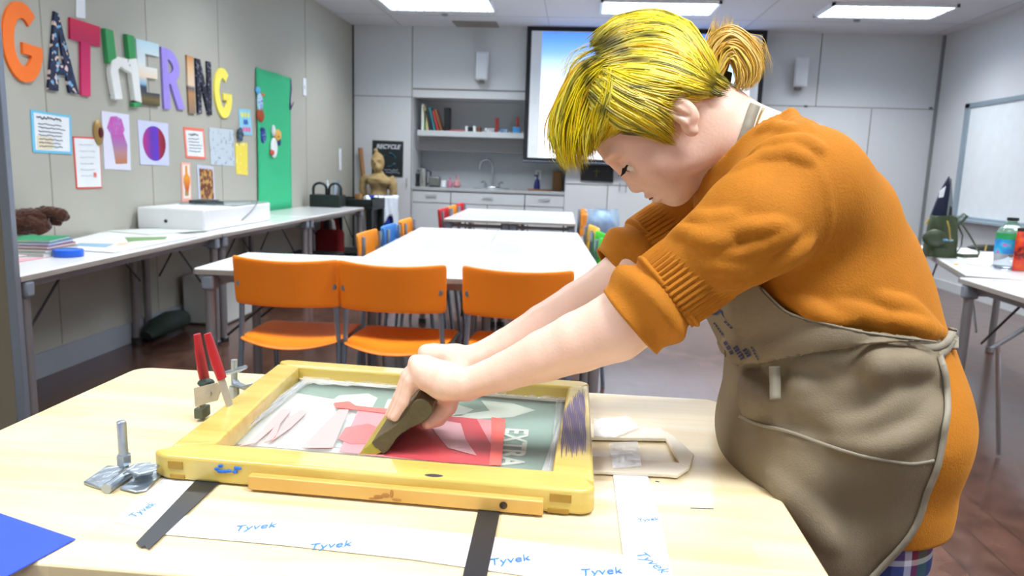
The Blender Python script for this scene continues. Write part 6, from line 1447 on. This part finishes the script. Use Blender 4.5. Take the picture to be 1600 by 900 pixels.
# ---- hair
Cp = Fld((-.14, .90, 1.18), (.26, 1.16, 1.46), .003)
def ce(f, u, s, rf, ru, rs, k=.02): Cp.ell(hp(f, u, s), (rf, ru, rs), RH, k=k)
ce(.004, .056, 0, .098, .086, .079); ce(-.026, .038, 0, .064, .062, .069); ce(.055, .075, 0, .055, .050, .060)
HP = [(922, 232), (905, 200), (880, 100), (930, 20), (1060, 0), (1140, 60), (1150, 148), (1130, 152), (1095, 140), (1075, 138), (1062, 138), (1055, 160), (1050, 190), (1058, 225), (1035, 218), (1000, 200), (965, 198)]
PC, FC = Cp.mesh(); PC, FC = cut(PC, FC, pxpoly(HP, .97), .003)
hair_m = mat('dyed_hair', '#d8c010', .42, spec=.5); nt, bs_, mx, tc = nodes_of(hair_m)
at = nt.nodes.new('ShaderNodeAttribute'); at.attribute_name = 'Col'
for l in list(bs_.inputs['Base Color'].links): nt.links.remove(l)
nt.links.new(at.outputs['Color'], bs_.inputs['Base Color'])
hair = np_obj('hair', PC, FC, hair_m, person)
YEL, LEM, GLD, DRK, STR = [np.array(lin(c)[:3]) for c in ('#e6cf12', '#efe25a', '#dba413', '#3b3a18', '#e9c878')]
def setcol(o, cols):
    ca = o.data.color_attributes.new('Col', 'FLOAT_COLOR', 'POINT'); a_ = np.ones((len(cols), 4), np.float32); a_[:, :3] = cols; ca.data.foreach_set('color', a_.ravel())
DK = [(948, 66, 34, 18), (930, 84, 12, 14), (960, 64, 20, 12), (972, 80, 18, 10), (916, 100, 8, 13), (918, 126, 8, 12), (925, 152, 14, 9), (942, 172, 12, 10), (1120, 134, 15, 13), (1010, 55, 26, 5), (995, 92, 22, 4), (1000, 136, 22, 4), (985, 210, 22, 5)]
def darkness(px, py): return max([math.exp(-(((px-a)/c)**2+((py-b)/d)**2)) for a, b, c, d in DK])
setcol(hair, np.array([(YEL*.75+DRK*.25)*(1-.85*darkness(*_proj(p)))+DRK*.85*darkness(*_proj(p)) for p in PC]))
SV, SF, SCc = [], [], []
RS = random.Random(11)
def strand(C, r0, r1, col, dark=True):
    C = np.array(C); n = len(C); t = np.gradient(C, axis=0); t /= np.linalg.norm(t, axis=1)[:, None]+1e-9
    ref = np.array([.3, -1, .2]); u = np.cross(t, ref); u /= np.linalg.norm(u, axis=1)[:, None]+1e-9; v = np.cross(t, u); o = len(SV)
    base = sum(len(a) for a in SV) if False else strand.n
    s = np.linspace(0, 1, n); R = (r0+(r1-r0)*s)*np.minimum(1, .3+s*6)*(np.clip((1-s)*3.0, .12, 1))
    V = np.stack([C+R[:, None]*(u*math.cos(a)+v*math.sin(a)) for a in (0, 2.094, 4.189)], 1).reshape(-1, 3); SV.append(V); strand.n += len(V)
    i = np.arange(n-1)[:, None]*3
    for j in range(3): SF.append(np.concatenate([i+j, i+(j+1) % 3, i+3+(j+1) % 3, i+3+j], 1)+base)
    cc = np.repeat(np.array([col*(1-.9*dk)+DRK*.9*dk for dk in ([darkness(*_proj(c)) for c in C] if dark else [0]*n)]), 3, 0); SCc.append(cc)
strand.n = 0
def pick(w): 
    x = RS.random(); a = 0
    for c, k in w:
        a += k
        if x < a: return c*(RS.uniform(.85, 1.12))
    return w[0][0]
OLV = np.array(lin('#8f8a22')[:3])
W1 = [(YEL, .44), (LEM, .30), (OLV, .16), (GLD, .04), (STR, .06)]
def sheet(gs, n, lift=(.001, .009), w=W1, y=None, r=(.0014, .0008), mirror=.35, jit=3.5, seg=5, dark=True, wave=1.0):
    """gs: list of guide polylines (px) of equal length; strands are interpolated between neighbouring guides and laid on the scalp"""
    G = np.array(gs, float)
    for k in range(n):
        x = RS.random()*(len(G)-1); i = min(len(G)-2, int(x)); f = x-i; g = G[i]*(1-f)+G[i+1]*f
        yy = None if y is None else (y[0]+(y[1]-y[0])*RS.random())
        g = g+np.array([[RS.gauss(0, jit), RS.gauss(0, jit)]])+np.array([[RS.gauss(0, jit*.35), RS.gauss(0, jit*.35)] for _ in g])
        D = dens([tuple(q) for q in g], seg, False); s0 = RS.uniform(0, .15); s1 = RS.uniform(.82, 1.0); D = D[int(s0*len(D)):max(int(s1*len(D)), 4)]
        L = RS.uniform(*lift); C = []; ph = RS.random()*6
        for j, (a, b) in enumerate(D):
            t = j/(len(D)-1); a += wave*math.sin(ph+t*7); b += wave*math.cos(ph+t*6)
            if yy is None: p = Cp.hit(a, b, y0=.88, y1=1.14, off=L)
            else: p = Q(a, b, yy if not callable(yy) else yy(t))
            C.append(p)
        C = np.array(C)
        if yy is None:   # smooth the depth so no strand jumps at the silhouette
            for _ in range(3): C[1:-1, 1] = (C[:-2, 1]+C[1:-1, 1]*2+C[2:, 1])/4
        col = pick(w); strand(C, r[0], r[1], col, dark)
        if RS.random() < mirror: M = C.copy(); M[:, 1] = 2*YM-M[:, 1]; strand(M, r[0], r[1], col, dark)
# back-swept top
sheet([[(926, 64), (964, 34), (1022, 26), (1072, 42), (1108, 92), (1121, 125)], [(928, 66), (968, 34), (1025, 24), (1070, 44), (1106, 96), (1118, 126)], [(934, 78), (980, 52), (1035, 48), (1078, 72), (1104, 108), (1120, 130)], [(938, 92), (985, 78), (1040, 80), (1080, 98), (1104, 118), (1120, 134)],
       [(940, 104), (985, 98), (1035, 104), (1075, 118), (1102, 130), (1120, 138)], [(944, 116), (990, 118), (1035, 126), (1072, 136), (1098, 142), (1120, 142)]], 1150, mirror=.5)
# over the ear and toward the cheek
sheet([[(950, 108), (990, 122), (1030, 132), (1062, 136), (1090, 144)], [(944, 118), (985, 138), (1022, 150), (1046, 156), (1058, 150)], [(935, 124), (975, 150), (1012, 170), (1038, 186), (1054, 200)], [(925, 130), (960, 162), (1002, 186), (1036, 208), (1064, 234)],
       [(918, 138), (950, 172), (990, 196), (1026, 214), (1062, 232)], [(915, 148), (940, 182), (968, 200), (1000, 204), (1036, 218)]], 800, lift=(.001, .012), mirror=.35)
# fringe hanging forward
W2 = [(YEL, .58), (GLD, .12), (LEM, .18), (OLV, .12)]
sheet([[(940, 88), (905, 110), (880, 150), (864, 195), (868, 235), (884, 266)], [(945, 96), (915, 120), (895, 160), (884, 200), (884, 240), (894, 272)], [(950, 104), (928, 128), (912, 165), (902, 205), (900, 240), (906, 268)],
       [(955, 110), (942, 136), (930, 170), (918, 205), (914, 235), (916, 258)], [(960, 114), (952, 145), (942, 178), (932, 205), (926, 228), (928, 244)]], 900, y=(.955, 1.07), w=W2, mirror=0, jit=4.5, wave=1.6, r=(.0015, .0008))
sheet([[(950, 108), (940, 145), (930, 180), (922, 212), (922, 244)], [(956, 112), (950, 148), (942, 178), (934, 206), (930, 236)], [(960, 116), (958, 150), (952, 178), (946, 198), (942, 214)]], 260, lift=(.002, .012), w=W2, mirror=.5)
sheet([[(952, 165), (942, 195), (932, 218), (926, 242)], [(962, 172), (954, 192), (946, 208), (938, 222)], [(985, 178), (976, 194), (964, 204), (950, 212)]], 160, lift=(.003, .010), w=W2, mirror=.5, jit=2.5)
# stray hairs in front
sheet([[(935, 70), (905, 85), (885, 110), (876, 140)], [(938, 80), (900, 95), (878, 120), (874, 155)]], 26, y=(.97, 1.05), mirror=0, r=(.0004, .0002), jit=5, wave=3)
# nape
sheet([[(1078, 140), (1096, 148), (1112, 150), (1130, 146)], [(1072, 150), (1086, 152), (1100, 150), (1122, 148)]], 70, lift=(.0, .004), mirror=.6, jit=2)
sheet([[(1090, 132), (1106, 144), (1122, 150), (1138, 148)], [(1098, 118), (1116, 130), (1130, 138), (1144, 140)], [(1106, 104), (1120, 116), (1132, 126), (1142, 132)]], 260, y=(.958, 1.07), w=[(OLV*.55+DRK*.45, .7), (YEL*.6+DRK*.4, .3)], mirror=0, jit=2.5, dark=False)
# ponytail loop and tips
W3 = [(STR, .42), (GLD*.7+STR*.3, .38), (YEL*.5+STR*.5, .2)]
sheet([[(1112, 118), (1106, 92), (1116, 66), (1140, 50), (1166, 62), (1186, 92), (1184, 122), (1160, 142)], [(1118, 126), (1120, 98), (1130, 78), (1146, 72), (1160, 84), (1170, 106), (1168, 128), (1152, 142)],
       [(1120, 132), (1130, 112), (1136, 96), (1144, 92), (1150, 104), (1154, 118), (1152, 132), (1144, 142)]], 620, y=(.985, 1.055), w=W3, mirror=0, jit=3.2, dark=False, r=(.0015, .0010))
sheet([[(1112, 110), (1104, 80), (1108, 50), (1114, 22)], [(1122, 100), (1124, 72), (1134, 46), (1141, 16)], [(1130, 96), (1136, 74), (1150, 50), (1158, 40)]], 120, y=(.995, 1.045), w=W3, mirror=0, jit=2.5, dark=False, r=(.0012, .0004), wave=1.5)
sheet([[(1150, 60), (1175, 60), (1192, 84), (1196, 110)], [(1152, 50), (1184, 62), (1200, 92), (1196, 125)]], 26, y=(1.0, 1.04), w=W3, mirror=0, jit=4, dark=False, r=(.0004, .0002), wave=3)
SVa = np.concatenate(SV); SFa = np.concatenate(SF); so = np_obj('hair_strands', SVa, SFa, hair_m, hair); so['kind'] = 'stuff'; setcol(so, np.concatenate(SCc))
MB().tube([Q(1116, 140), Q(1126, 128), Q(1130, 112)], [.012, .014, .012], 12).build('hair_tie', mat('tie_olive', '#4a4a20', .7), hair)
